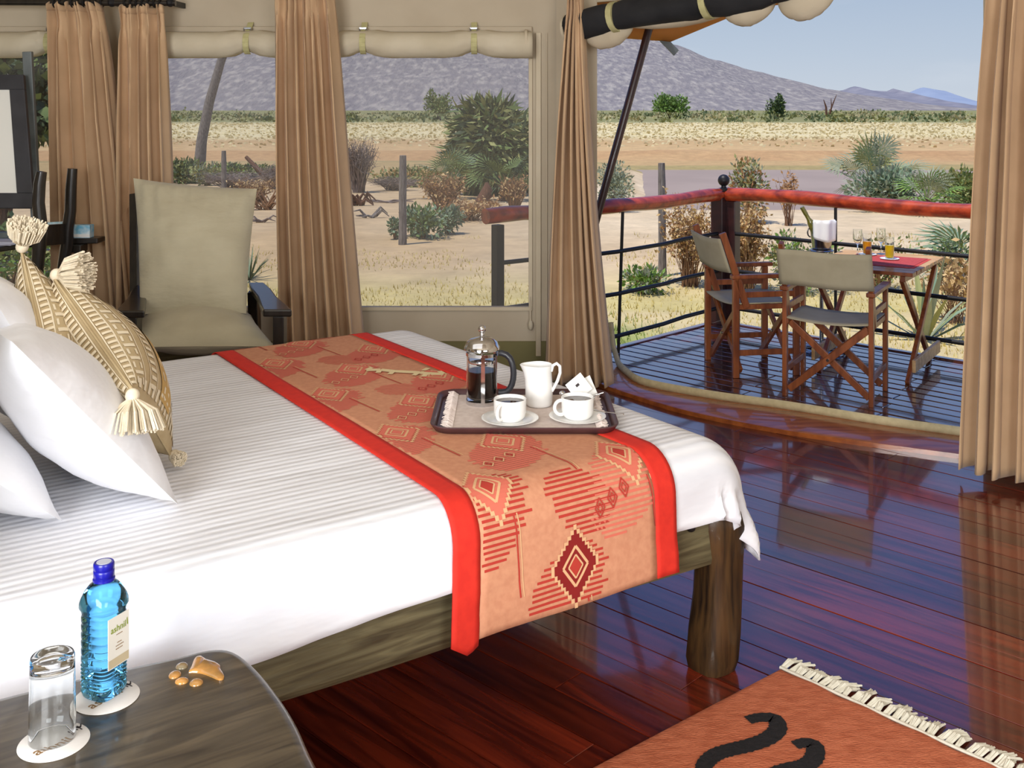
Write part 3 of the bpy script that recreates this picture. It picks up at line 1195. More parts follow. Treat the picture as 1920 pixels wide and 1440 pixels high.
def twiggy(name, label, cat, x, y, rx, h, nt_, mats_, seed=1, leaves=0, lmats=None, ls=0.05, group=None, th=0.006, lean=1.0):
    """bare or dry bush: many branching thin twigs"""
    r_ = random.Random(seed)
    z = gz(x, y)
    o = thing(name, label, cat, (x, y, z - 0.02), 0, group)
    sm, lm = MB(), MB()
    for i in range(nt_):
        a = r_.uniform(0, 6.28)
        b0 = Vector((x + r_.uniform(-.25, .25) * rx, y + r_.uniform(-.25, .25) * rx, z - 0.03))
        sp_ = r_.uniform(0.2, 1.0) * lean
        e = Vector((x + rx * sp_ * math.cos(a), y + rx * sp_ * math.sin(a), z + h * r_.uniform(0.5, 1.0)))
        m_ = b0.lerp(e, 0.5) + Vector((r_.uniform(-.15, .15) * rx, r_.uniform(-.15, .15) * rx, 0.12 * h))
        sm.tube([b0, m_, e], [th * 1.6, th, th * 0.4], 3, cap=False)
        for _ in range(4):
            s_ = m_.lerp(e, r_.random())
            e2 = s_ + Vector((r_.uniform(-.4, .4) * rx, r_.uniform(-.4, .4) * rx, r_.uniform(-.12, .3) * h))
            sm.tube([s_, e2], [th * 0.7, th * 0.3], 3, cap=False)
            for _ in range(leaves):
                leaf(lm, s_.lerp(e2, r_.random()), rvec(r_) + Vector((0, 0, -0.2)), ls * r_.uniform(.6, 1.3), ls * 0.3, r_.randrange(len(lmats)), r_)
    sm.build('twigs', mats_, o, kind='stuff')
    if leaves:
        lm.build('foliage', lmats, o, kind='stuff')
    return o


def fan(mb, c, d, up, n, ln, wd, spread, r_, mi=0):
    """one palm fan: n narrow blades from point c"""
    d = d.normalized()
    sd = d.cross(up)
    if sd.length < 1e-3:
        sd = d.orthogonal()
    sd.normalize()
    nn_ = sd.cross(d).normalized()
    for i in range(n):
        a = (i / (n - 1) - 0.5) * spread
        bd = d * math.cos(a) + sd * math.sin(a)
        l_ = ln * (0.75 + 0.25 * math.cos(a)) * r_.uniform(0.9, 1.08)
        wv = bd.cross(nn_).normalized() * wd
        e = c + bd * l_ - Vector((0, 0, 0.12 * l_))
        m_ = c + bd * l_ * 0.55 + nn_ * 0.02
        mb.add([c, m_ + wv, e, m_ - wv], [(0, 1, 2, 3)], mi)


def palm(name, label, x, y, h, n, ln, mats_, seed=1, petl=0.9, blades=15, group=None, el=(0.1, 1.35)):
    r_ = random.Random(seed)
    z = gz(x, y)
    o = thing(name, label, 'palm', (x, y, z - 0.02), 0, group)
    mb = MB()
    mb.tube([(x, y, z - 0.03), (x + 0.02, y, z + h * 0.35)], [0.14 * h ** 0.5, 0.10 * h ** 0.5], 8)
    mb.build('trunk', 'bark_brown', o, smooth=True)
    base = Vector((x, y, z + h * 0.3))
    for i in range(n):
        a = i * 2.399 + r_.uniform(-.3, .3)
        e_ = el[0] + (el[1] - el[0]) * r_.random()
        d = Vector((math.cos(a) * math.cos(e_), math.sin(a) * math.cos(e_), math.sin(e_)))
        c = base + d * petl * h * r_.uniform(0.35, 0.62)
        mb = MB()
        mb.tube([base, c], [0.018, 0.011], 4, cap=False)
        fan(mb, c, d + Vector((0, 0, -0.15)), Vector((r_.uniform(-.5, .5), r_.uniform(-.5, .5), 1)), blades, ln * r_.uniform(0.85, 1.15), ln * 0.035, 3.4, r_)
        mb.build('frond', mats_[i % len(mats_)], o)
    return o


def spiky(name, label, cat, x, y, n, ln, wd, mats_, seed=1, el=(0.2, 1.4), group=None):
    r_ = random.Random(seed)
    z = gz(x, y)
    o = thing(name, label, cat, (x, y, z), 0, group)
    for i in range(n):
        a = i * 2.399 + r_.uniform(-.4, .4)
        e_ = el[0] + (el[1] - el[0]) * r_.random()
        d = Vector((math.cos(a) * math.cos(e_), math.sin(a) * math.cos(e_), math.sin(e_)))
        l_ = ln * r_.uniform(0.7, 1.1)
        sd = d.cross(Vector((0, 0, 1)))
        if sd.length < 1e-3:
            sd = Vector((1, 0, 0))
        sd.normalize()
        p0 = Vector((x, y, z - 0.02))
        p1 = p0 + d * l_ * 0.5
        p2 = p0 + d * l_ - Vector((0, 0, 0.18 * l_ * math.cos(e_)))
        nrm = sd.cross(d) * (-wd * 0.25)
        mb = MB()
        mb.add([p0 - sd * wd * 0.6, p0 + sd * wd * 0.6, p1 - sd * wd, p1 + nrm, p1 + sd * wd, p2],
               [(0, 1, 4, 3), (0, 3, 2), (2, 3, 5), (3, 4, 5)])
        mb.build('leaf', mats_[i % len(mats_)], o)
    return o


def post(label, x, y, h, r=0.055, lean=0.0, seed=1):
    r_ = random.Random(seed)
    z = gz(x, y)
    mb = MB()
    pts = [Vector((x + lean * t * h + r_.uniform(-.008, .008), y, z - 0.05 + t * (h + 0.05))) for t in (0, .25, .5, .75, 1)]
    mb.tube(pts, [r * 1.1, r, r * 0.97, r, r * 0.85], 9)
    o = mb.build('fence_post', 'bark_grey', smooth=True, loc=(x, y, z))
    tag(o, label, 'post')
    return o


def gpos(px, Y):
    return (px - 960) / FPX * Y


# ---- the view through the wide window
post('grey wooden fence post in the sand left of the big palm thicket', gpos(755, 16.3), 16.3, 1.38, 0.062, 0.0, 3)
post('thin grey fence post on the plain right of the leaning trunk', gpos(420, 28.0), 28.0, 1.25, 0.07, 0.0, 4)
post('weathered fence post behind the left side of the deck railing', gpos(1242, 13.2), 13.2, 1.42, 0.05, -0.01, 5)
x = gpos(372, 40)
zb = gz(x, 40)
mb = MB()
mb.tube([(x, 40, zb - 0.1), (x + 0.12, 40, zb + 1.4), (x + 0.42, 40, zb + 2.9), (x + 0.85, 40, zb + 4.4), (x + 1.5, 40, zb + 6.2)],
        [0.24, 0.2, 0.18, 0.16, 0.13], 9)
tr = mb.build('bare_tree', 'bark_grey', smooth=True, loc=(x, 40, zb))
tag(tr, 'tall bare grey tree trunk leaning right behind the armchair window', 'tree')
x = gpos(512, 34)
zb = gz(x, 34)
mb = MB()
mb.tube([(x + 0.15, 34, zb - 0.05), (x - 0.3, 34.1, zb + 0.35), (x - 0.95, 34.3, zb + 0.98)], [0.12, 0.1, 0.06], 7)
mb.tube([(x - 0.25, 34.1, zb + 0.3), (x - 0.05, 34.1, zb + 0.55), (x + 0.2, 34.1, zb + 0.62)], [0.07, 0.05, 0.03], 6)
o = mb.build('fallen_branch', 'bark_brown', smooth=True, loc=(x, 34, zb))
tag(o, 'brown fallen branch slanting up left of the middle curtain', 'branch')
twiggy('bare_bush', 'grey leafless bush beside the right edge of the middle curtain', 'bush', gpos(672, 31), 31, 0.62, 1.5, 150, 'twig_grey', 11, th=0.012)
twiggy('bare_bush', 'low grey bush behind the slanting fallen branch', 'bush', gpos(520, 33), 33, 0.7, 0.75, 90, 'twig_grey', 12, th=0.012)
bush('thicket', 'big green thicket with palm fronds in the wide window', 'bush', gpos(918, 29.5), 29.5, 1.3, 2.35, 8200, 0.44,
     ['leaf_green', 'leaf_olive', 'leaf_olive', 'leaf_dark'], nst=10, seed=21, ry=1.0, lumps=16, up=-0.45, nar=0.42)
palm('fan_palm', 'bushy fan palm at the left foot of the green thicket', gpos(845, 27.5), 27.5, 1.3, 22, 0.55, ['leaf_green', 'leaf_bluegreen', 'leaf_olive'], 22, el=(0.05, 1.2))
palm('fan_palm', 'dark low fan palm at the right foot of the green thicket', gpos(945, 26.5), 26.5, 1.2, 22, 0.6, ['leaf_dark', 'leaf_green'], 23, el=(0.0, 1.0))
bush('shrub', 'small round tree on the far bank above the thicket', 'tree', gpos(826, 150), 150, 2.1, 3.9, 1500, 0.42, ['leaf_green', 'leaf_olive'], 'twig_grey', 6, 24, low=0.3, lumps=7)
bush('shrub', 'blue green shrub at the foot of the grey fence post', 'bush', gpos(792, 17.2), 17.2, 0.42, 0.48, 1000, 0.09, ['leaf_bluegreen', 'leaf_green'], seed=25, lumps=7)
bush('shrub', 'blue green shrub right behind the grey fence post', 'bush', gpos(838, 17.8), 17.8, 0.3, 0.42, 700, 0.08, ['leaf_bluegreen', 'leaf_greygreen'], seed=26, lumps=5)
bush('shrub', 'tiny blue green plant left of the grey fence post', 'bush', gpos(740, 17.0), 17.0, 0.12, 0.3, 220, 0.08, ['leaf_bluegreen'], seed=27, lumps=3)
twiggy('dry_bush', 'dry reddish brown bush below the green thicket', 'bush', gpos(832, 22), 22, 0.55, 0.8, 100, 'twig_brown', 31, 1, ['leaf_tan', 'leaf_brown', 'leaf_tan'], 0.08, th=0.008)
twiggy('dry_bush', 'dry brown bush right of the stump in the window', 'bush', gpos(965, 23), 23, 0.4, 0.7, 100, 'twig_brown', 32, 1, ['leaf_tan', 'leaf_brown', 'leaf_tan'], 0.08, th=0.008)
twiggy('dry_bush', 'pale dry brush on the sand under the green thicket', 'bush', gpos(880, 20), 20, 0.7, 0.4, 60, 'twig_brown', 33, 2, ['leaf_tan', 'leaf_brown'], 0.08, th=0.006)
bush('shrub', 'brownish green brush along the bank left of the green thicket', 'bush', gpos(770, 35), 35, 1.3, 0.55, 1500, 0.14, ['leaf_olive', 'leaf_tan', 'leaf_green'], 'twig_grey', 10, 34, lumps=12)
twiggy('bare_bush', 'low tangle of bare grey twigs behind the near fence post', 'bush', gpos(740, 32), 32, 0.9, 0.4, 110, 'twig_grey', 35, th=0.01)
twiggy('bare_bush', 'low grey brush on the bank behind the thin fence post', 'bush', gpos(440, 34), 34, 1.2, 0.5, 120, 'twig_grey', 36, th=0.012)
twiggy('dry_bush', 'tan dry scrub on the sand right of the thin fence post', 'bush', gpos(478, 26), 26, 0.7, 0.55, 90, 'twig_brown', 37, 1, ['leaf_tan'], 0.07, th=0.008)
# stump, root pile, driftwood
x, y = gpos(900, 22), 22
z = gz(x, y)
mb = MB()
mb.tube([(x - 0.1, y, z - 0.05), (x + 0.02, y, z + 0.2), (x + 0.16, y, z + 0.48), (x + 0.14, y, z + 0.62)], [0.17, 0.13, 0.11, 0.03], 9)
mb.tube([(x + 0.04, y, z + 0.22), (x + 0.25, y, z + 0.35)], [0.08, 0.03], 7)
o = mb.build('tree_stump', 'bark_brown', smooth=True, loc=(x, y, z))
tag(o, 'reddish brown stump standing on the sand below the thicket', 'stump')


def drift(label, px, Y, n, ln, m_, seed, h=0.2, r=0.03):
    r_ = random.Random(seed)
    x_ = gpos(px, Y)
    z_ = gz(x_, Y)
    mb = MB()
    for i in range(n):
        a = r_.uniform(-0.5, 0.5) + (math.pi if r_.random() < 0.5 else 0)
        l_ = ln * r_.uniform(0.5, 1)
        p0 = Vector((x_ + r_.uniform(-.25, .25) * ln, Y + r_.uniform(-.2, .2) * ln, z_ + r * 0.5))
        p1 = p0 + Vector((math.cos(a) * l_ * 0.5, math.sin(a) * l_ * 0.5, r_.uniform(0.1, 1) * h))
        p2 = p0 + Vector((math.cos(a + .3) * l_, math.sin(a + .3) * l_, r_.uniform(-0.1, 0.6) * h + 0.02))
        mb.tube([p0, p1, p2], [r, r * 0.75, r * 0.3], 5)
    o = mb.build('driftwood', m_, smooth=True, loc=(x_, Y, z_))
    tag(o, label, 'driftwood')


drift('dark root pile on the sand just right of the middle curtain', 672, 24.5, 9, 0.45, 'bark_brown', 41, 0.3, 0.05)
drift('pale grey driftwood branches left of the near fence post', 692, 20.5, 6, 0.4, 'bark_grey', 42, 0.2, 0.03)
drift('thin bleached sticks lying behind the near fence post', 725, 25.5, 7, 0.8, 'twig_grey', 43, 0.08, 0.025)
drift('long dark log on the sand above the armchair cushion', 372, 25.5, 3, 0.8, 'bark_brown', 44, 0.1, 0.06)
drift('heap of tan driftwood left of the middle curtain', 497, 23.0, 24, 0.55, 'twig_brown', 45, 0.45, 0.025)
drift('small pale sticks at the foot of the tan driftwood heap', 488, 19.6, 8, 0.35, 'twig_grey', 46, 0.12, 0.02)
bush('shrub', 'green bushes along the bank at the foot of the leaning trunk', 'bush', gpos(345, 37), 37, 1.0, 0.9, 1400, 0.16, ['leaf_green', 'leaf_olive', 'leaf_dark'], seed=28, lumps=9)
bush('shrub', 'low green hedge on the bank behind the thin fence post', 'bush', gpos(455, 41), 41, 1.9, 0.45, 1500, 0.14, ['leaf_bright', 'leaf_dark', 'leaf_olive'], seed=29, lumps=12)
bush('shrub', 'grey green bush at the bank between trunk and thin post', 'bush', gpos(392, 35.5), 35.5, 0.5, 0.65, 700, 0.12, ['leaf_greygreen', 'leaf_olive'], seed=30, lumps=6)
spiky('spiky_plant', 'spiky narrow leaved plant right behind the armchair cushion', 'plant', gpos(468, 13.0), 13.0, 30, 0.5, 0.012, ['leaf_dark', 'leaf_bluegreen'], 51, (0.05, 1.2))
bush('shrub', 'green weeds on the grass right of the armchair', 'bush', gpos(492, 10.3), 10.3, 0.2, 0.16, 420, 0.06, ['leaf_bright', 'leaf_bluegreen'], seed=52, lumps=5)
# behind the mirror, far left
bush('leafy_tree', 'dark leafy tree behind the mirror in the left window', 'tree', gpos(10, 15), 15, 2.2, 4.6, 5200, 0.24, ['leaf_dark', 'leaf_green', 'leaf_dark'], 'bark_brown', 6, 53, low=0.36, lumps=16)
bush('shrub', 'green shrub outside the left window behind the desk', 'bush', gpos(20, 12.5), 12.5, 0.9, 0.75, 1400, 0.1, ['leaf_bright', 'leaf_olive', 'leaf_green'], seed=54, lumps=9)

# ---- the view through the door
bush('acacia', 'round green acacia tree on the far bank under the hill', 'tree', gpos(1257, 170), 170, 3.3, 3.9, 2600, 0.5, ['leaf_bright', 'leaf_green'], 'bark_brown', 8, 61, low=0.34, lumps=12)
bush('acacia', 'narrow dark green tree on the far bank right of the acacia', 'tree', gpos(1457, 165), 165, 1.5, 3.5, 1300, 0.42, ['leaf_green', 'leaf_dark'], 'bark_brown', 5, 62, low=0.25, lumps=7)
x, y = gpos(1550, 170), 170
z = gz(x, y)
mb = MB()
mb.tube([(x, y, z - .1), (x - 0.1, y, z + 2.0), (x - 0.5, y, z + 3.2)], [0.22, 0.16, 0.05], 6)
mb.tube([(x + 0.2, y, z - .1), (x + 0.8, y, z + 2.0), (x + 1.6, y, z + 4.0)], [0.2, 0.13, 0.04], 6)
mb.tube([(x + 0.8, y, z + 2.0), (x + 0.7, y, z + 3.4)], [0.1, 0.04], 5)
o = mb.build('dead_tree', 'bark_brown', smooth=True, loc=(x, y, z))
tag(o, 'forked dead tree standing on the plain under the twin hill', 'tree')
palm('fan_palm', 'tall fan palm between the river and the deck railing', gpos(1640, 25), 25, 1.75, 34, 0.62, ['leaf_greygreen', 'leaf_bluegreen', 'leaf_olive'], 63, el=(0.1, 1.45))
bush('shrub', 'grey green bush in front of the tall fan palm', 'bush', gpos(1660, 22), 22, 0.75, 0.85, 2600, 0.12, ['leaf_greygreen', 'leaf_bluegreen'], seed=64, lumps=9)
palm('fan_palm', 'small bright fan palm right of the tall one', gpos(1738, 21), 21, 0.9, 16, 0.5, ['leaf_bright', 'leaf_greygreen'], 65)
bush('shrub', 'olive green bush by the river beside the right curtain', 'bush', gpos(1800, 27), 27, 0.9, 1.1, 2000, 0.14, ['leaf_olive', 'leaf_green'], seed=66, lumps=8)
palm('fan_palm', 'wide blue green palm fronds above the handrail by the right curtain', gpos(1835, 13), 13, 0.75, 12, 0.55, ['leaf_bluegreen'], 67, el=(0.1, 0.8))
bush('shrub', 'thin green and brown bush behind the railing post ball', 'bush', gpos(1402, 19.5), 19.5, 0.36, 1.15, 1300, 0.09, ['leaf_greygreen', 'leaf_olive', 'leaf_brown'], seed=68, lumps=8)
bush('shrub', 'silvery bush behind the leaning awning pole', 'bush', gpos(1165, 22), 22, 0.55, 1.0, 1500, 0.08, ['leaf_greygreen'], 'twig_grey', seed=69, lumps=8)
twiggy('dry_bush', 'dry orange leaved bush left of the railing corner post', 'bush', gpos(1292, 12.5), 12.5, 0.42, 0.95, 80, 'twig_brown', 71, 6, ['leaf_tan', 'leaf_brown', 'leaf_tan'], 0.05, th=0.004)
twiggy('dry_bush', 'dry orange leaved bush right of the railing corner post', 'bush', gpos(1400, 12.2), 12.2, 0.34, 0.95, 80, 'twig_brown', 72, 6, ['leaf_tan', 'leaf_brown', 'leaf_tan'], 0.05, th=0.004)
twiggy('dry_bush', 'small dry bush on the river sand above the handrail', 'bush', gpos(1478, 19), 19, 0.25, 0.9, 30, 'twig_brown', 73, 3, ['leaf_brown'], 0.07, th=0.005)
bush('shrub', 'yellow green bush behind the folded director chair back', 'bush', gpos(1500, 12.0), 12.0, 0.4, 0.62, 1200, 0.06, ['leaf_olive', 'leaf_bright', 'leaf_greygreen'], seed=74, lumps=8)
bush('shrub', 'loose green twigs behind the juice glasses', 'bush', gpos(1650, 12.4), 12.4, 0.5, 0.62, 620, 0.055, ['leaf_olive', 'leaf_green', 'leaf_tan'], 'twig_brown', 14, 75, lumps=9)
bush('shrub', 'dark green sparse bush below the handrail by the right curtain', 'bush', gpos(1790, 11.6), 11.6, 0.3, 0.68, 520, 0.06, ['leaf_dark', 'leaf_green'], seed=76, lumps=7)
spiky('spiky_plant', 'large agave like plant with long leaves beside the table', 'plant', gpos(1735, 9.6), 9.6, 16, 0.95, 0.03, ['leaf_bluegreen', 'leaf_greygreen', 'leaf_olive'], 77, (0.35, 1.35))
twiggy('dry_bush', 'withered stalks around the agave right of the table', 'bush', gpos(1790, 10.4), 10.4, 0.45, 0.7, 40, 'twig_brown', 78, 2, ['leaf_tan'], 0.08, th=0.004)
bush('shrub', 'tuft of fresh green weeds left of the deck', 'bush', gpos(1205, 12.0), 12.0, 0.35, 0.3, 800, 0.07, ['leaf_greygreen', 'leaf_bright'], seed=79, lumps=7)

# band of scrub on the far plain and tufts of grass: nobody could count them
r_ = random.Random(90)
mb = MB()
for i in range(620):
    y = 126 + 260 * r_.random() ** 1.6
    x = r_.uniform(-0.62, 0.62) * y
    rr = r_.uniform(0.6, 2.4)
    hh = rr * r_.uniform(0.35, 0.75)
    if x < 0.05 * y and r_.random() < 0.4:
        hh *= 0.7
    mi = r_.randrange(3)
    for _ in range(26):
        v = rvec(r_)
        v.z = abs(v.z)
        p = Vector((x + v.x * rr, y + v.y * rr, gz(x, y) + v.z * hh))
        leaf(mb, p, v + Vector((0, 0, 0.3)) + rvec(r_) * 0.5, 0.45, 0.2, mi, r_)
o = mb.build('distant_scrub', ['scrub_olive', 'scrub_green', 'scrub_pale'], kind='stuff')
tag(o, 'low band of green scrub along the far edge of the plain', 'scrub')
mb = MB()
for i in range(42000):
    u_ = r_.random()
    y = 6.9 + 11 * u_ * u_
    x = r_.uniform(-0.62, 0.62) * (y + 1.5)
    q = N(0, 0)
    nn_, ww_ = x * WN.x + y * WN.y, x * WW.x + y * WW.y
    if (nn_ < 6.95 and ww_ < 4.5) or (y < 6.6):
        continue
    dens = fbm(x * 0.5, y * 0.5, 17)
    if dens < -0.3 + max(0, (y - 11) * 0.08):
        continue
    green = (1 - ((x - 0.2) / 1.8) ** 2 - ((y - 9.2) / 1.8) ** 2) > r_.random() * 0.8
    h_ = r_.uniform(0.025, 0.075) * (1.25 if green else 1)
    p = Vector((x, y, gz(x, y) - 0.01))
    a = r_.uniform(0, 6.28)
    sd = Vector((math.cos(a), math.sin(a), 0)) * 0.009
    e = p + Vector((r_.uniform(-.03, .03), r_.uniform(-.03, .03), h_))
    mb.add([p - sd, p + sd, e], [(0, 1, 2)], 1 if green else 0)
o = mb.build('lawn_grass', ['grass_straw', 'grass_green'], kind='stuff')
tag(o, 'short dry grass on the sandy ground around the deck', 'grass')
mb = MB()
for i in range(16000):
    y = 67 + 55 * r_.random()
    x = r_.uniform(-0.6, 0.6) * y
    if y < 80 and r_.random() < 0.75:
        continue
    p = Vector((x, y, gz(x, y) - 0.02))
    a = r_.uniform(0, 6.28)
    h_ = r_.uniform(0.1, 0.28) * (0.6 + 0.5 * fbm(x * 0.1, y * 0.2, 30))
    sd = Vector((1, 0.1 * math.cos(a), 0)) * r_.uniform(0.05, 0.16)
    e = p + Vector((r_.uniform(-.15, .15), r_.uniform(-.1, .1), h_))
    mb.add([p - sd, p + sd, e + sd * 0.6, e - sd * 0.6], [(0, 1, 2, 3)])
o = mb.build('straw_grass', ['straw_pale'], kind='stuff')
tag(o, 'tall pale straw grass covering the far river bank', 'grass')

# ================================================================== CURTAINS


def curtain(name, label, tl, tr, bl, br, folds, amp, seed, nf=(0.0, -1.0), ease=0.8, rod=True, hem_wave=0.004, bow=0.0):
    """pleated curtain hanging between two top and two bottom points"""
    tl, tr, bl, br = map(Vector, (tl, tr, bl, br))
    r_ = random.Random(seed)
    fr = [0.0]
    for _ in range(folds):
        fr.append(fr[-1] + r_.uniform(0.6, 1.5))
    fr = [x / fr[-1] for x in fr]
    am = [r_.uniform(0.55, 1.15) for _ in range(folds)]
    nrm = Vector((nf[0], nf[1], 0)).normalized()
    side = (br - bl)
    side.z = 0
    side.normalize()

    def wave(s, t):
        # position inside its fold
        i = 0
        while i < folds - 1 and s > fr[i + 1]:
            i += 1
        f = (s - fr[i]) / (fr[i + 1] - fr[i])
        c = math.sin(math.pi * f)
        rnd = 1.25 * c ** 1.05
        return am[i] * (rnd - 0.45), f, i

    def fn(s, t):
        e = t ** ease
        a = tl.lerp(bl, e)
        b = tr.lerp(br, e)
        a.z = tl.z + (bl.z - tl.z) * t
        b.z = tr.z + (br.z - tr.z) * t
        p = a.lerp(b, s)
        wv, f, i = wave(s, t)
        k = 0.5 + 0.5 * min(1, t / 0.35)
        pinch = 0.35 * math.exp(-((t - 0.055) / 0.03) ** 2)
        d = amp * wv * (k - pinch)
        # narrow secondary creases near the gathered top
        d += amp * 0.22 * math.exp(-t / 0.16) * math.sin(s * folds * 6.283 * 1.5 + seed)
        d += amp * 0.14 * fbm(s * 7 + seed, t * 2.2, seed) * min(1, t * 3)
        lat = amp * 0.22 * math.sin(2 * math.pi * f) * (0.5 + 0.5 * t) * am[i]
        p = p + nrm * d + side * lat
        p.z += hem_wave * math.sin(s * folds * 6.283) * t - (0.012 * math.sin(s * folds * 9 + seed) * math.exp(-t / 0.02))
        p = p + side * (bow * math.sin(math.pi * t))
        return p

    base = (bl + br) / 2
    o = thing(name, label, 'curtain', (base.x, base.y, bl.z))
    mb = MB()
    mb.grid(fn, folds * 14, 60)
    mb.build('curtain_cloth', 'curtain', o, smooth=True, solid=0.004)
    mb = MB()
    mb.grid(lambda s, t: fn(s, t * 0.022) + nrm * 0.004, folds * 14, 2)
    mb.build('heading_tape', 'curtain', o, smooth=True, solid=0.003)
    return o


YC = 5.93
curtain('curtain', 'tan pleated curtain between the mirror and the corner pole', at(86, 6, YC), at(190, 8, YC), at(92, 640, YC), at(262, 640, YC), 6, 0.11, 3)
curtain('curtain', 'tan pleated curtain just left of the wide window behind the armchair', at(222, 12, YC), at(307, 12, YC), at(222, 650, YC), at(330, 650, YC), 5, 0.105, 5)
curtain('curtain', 'tan pleated curtain hanging across the middle of the wide window', at(516, -28, 5.9), at(622, -28, 5.9), at(522, 655, 5.9), at(682, 655, 5.9), 7, 0.12, 8, bow=-0.012)
curtain('curtain', 'tan tapering curtain at the left side of the deck door', at(1066, -20, 5.88), at(1092, -20, 5.9), at(1020, 712, 5.9), at(1150, 722, 5.95), 6, 0.1, 12, ease=1.0, nf=(-0.25, -1), bow=-0.02)
curtain('curtain', 'tan curtain at the right edge of the photo beside the deck door', Vector((2.15, 4.7, 2.52)), Vector((2.42, 4.32, 2.52)), Vector((1.945, 4.62, 0.06)), Vector((2.34, 4.2, 0.03)), 7, 0.115, 15, ease=0.7, nf=(-0.72, -0.66), bow=0.0)
# rods
t = thing('curtain_rod', 'dark curtain rod at the top left above two curtains', 'curtain rod', (-2.6, 6.1, 2.235))
mb = MB()
mb.tube([(-3.6, 5.95, 2.208), (-1.9, 5.95, 2.2)], 0.018, 10)
mb.build('rod', 'dark_wood', t, smooth=True)
for x in (-3.3, -2.26, -1.93):
    mb = MB()
    mb.bar((x, YW - 0.005, 2.208), (x, 5.95, 2.204), 0.02, 0.03)
    mb.sphere((x, 5.95, 2.204), 0.026, 10, 8)
    mb.build('bracket', 'iron', t)
r_ = random.Random(4)
for x0, x1, n_ in ((-2.6, -2.3, 9), (-2.2, -1.97, 7)):
    for i in range(n_):
        mb = MB()
        x = x0 + (x1 - x0) * (i + 0.5) / n_
        mb.tube([(x, 5.95 + 0.026 * math.cos(a), 2.202 + 0.026 * math.sin(a)) for a in [k * math.pi / 5 for k in range(11)]], 0.005, 5, cap=False)
        mb.build('ring', 'iron', t)

# dark rolled canvas door above the deck opening
t = thing('rolled_door', 'black rolled canvas door tied above the deck opening', 'rolled door', (1.3, 5.45, 2.1))
A_ = Vector((0.33, 6.0, 2.055))
B_ = Vector((2.2, 4.66, 2.36))


def rollc(s):
    p = A_.lerp(B_, s)
    p.z += 0.016 * math.sin(s * 9 + 0.6)
    return p


dr = (B_ - A_).normalized()
dn_ = Vector((-dr.y, dr.x, 0)).normalized()


def roll(s, b):
    a = 2 * math.pi * b
    rr = 0.082 * (1 + 0.09 * fbm(s * 9, math.cos(a) * 1.2, math.sin(a) * 1.2) + 0.08 * math.sin(3 * a + s * 14))
    for q in (0.13, 0.37, 0.53):
        rr *= 1 - 0.14 * math.exp(-((s - q) / 0.02) ** 2)
    if s > 0.45:
        rr *= 1 - 0.25 * min(1, (s - 0.45) * 3)
    return rollc(s) + dn_ * (rr * math.cos(a)) + Vector((0, 0, rr * math.sin(a)))


mb = MB()
mb.grid(roll, 70, 20)
mb.build('canvas_roll', 'canvas_black', t, smooth=True, solid=0.004)
mb = MB()
mb.tube([A_ - dr * 0.012, A_ + dr * 0.004], 0.086, 18)
mb.build('roll_end', 'canvas_light', t, smooth=True)
for q in (0.13, 0.37, 0.53, 0.66):
    mb = MB()
    c = rollc(q)
    rr = 0.087 if q < 0.45 else 0.072
    mb.tube([c - dr * 0.017, c + dr * 0.017], rr, 18, cap=True)
    mb.build('strap', 'webbing', t, smooth=True)


def bulge(s0, s1, dep, sd):
    def f(s, b):
        q = s0 + (s1 - s0) * s
        pr = math.sin(math.pi * s) ** 0.42
        a = math.pi + math.pi * b
        k = 1 + 0.12 * fbm(s * 5, b * 3, sd)
        return rollc(q) + dn_ * (0.05 + 0.075 * math.cos(a) * pr) + Vector((0, 0, -0.035 + dep * math.sin(a) * pr * k))
    mb = MB()
    mb.grid(f, 26, 12)
    mb.build('canvas_fold', 'canvas_light', t, smooth=True, solid=0.004)


bulge(0.03, 0.165, 0.12, 1)
bulge(0.15, 0.42, 0.065, 2)
bulge(0.40, 0.522, 0.115, 3)
bulge(0.528, 0.66, 0.15, 4)
bulge(0.66, 0.86, 0.1, 5)

# ================================================================== BED
ZT = 0.66
UA, UB, VA, VB = 0.28, 2.12, 2.215, 3.95
bed = thing('bed', 'rustic grey brown wooden double bed frame with carved legs', 'bed', W(1.25, 3.1), BA)


def uvbox(mb, u0, u1, v0, v1, z0, z1):
    mb.box(W((u0 + u1) / 2, (v0 + v1) / 2, (z0 + z1) / 2), (u1 - u0, v1 - v0, z1 - z0), rz=BA)


for v0, v1 in ((2.142, 2.2), (4.0, 4.06)):
    mb = MB()

    def railf(s, t_, v0=v0, v1=v1):
        u = 0.2 + 2.05 * s
        pr = [(v0, 0.325), (v0 - 0.006, 0.34), (v0, 0.49), (v1, 0.49), (v1, 0.325), (v0, 0.325)]
        k_ = int(round(t_ * 5))
        v, z = pr[k_]
        if z < 0.4:
            z += 0.008 * math.sin(s * 4.2 + 0.4) + 0.004 * math.sin(s * 11)
        return W(u, v, z)
    mb.grid(railf, 40, 5, flip=True)
    mb.build('side_rail', 'bed_wood', bed)
mb = MB()
uvbox(mb, 2.17, 2.23, 2.16, 4.05, 0.325, 0.47)
mb.build('foot_rail', 'bed_wood', bed, bevel=0.006)
mb = MB()
uvbox(mb, 0.0, 0.07, 2.1, 4.1, 0.0, 1.25)
mb.build('headboard', 'bed_wood', bed, bevel=0.01)
mb = MB()
uvbox(mb, 0.07, 2.18, 2.2, 4.0, 0.36, 0.42)
mb.build('slat_base', 'dark_wood', bed)
mb = MB()
uvbox(mb, 0.1, 2.16, 2.23, 3.98, 0.42, 0.625)
mb.build('mattress', 'pillow_cotton', bed, bevel=0.05)


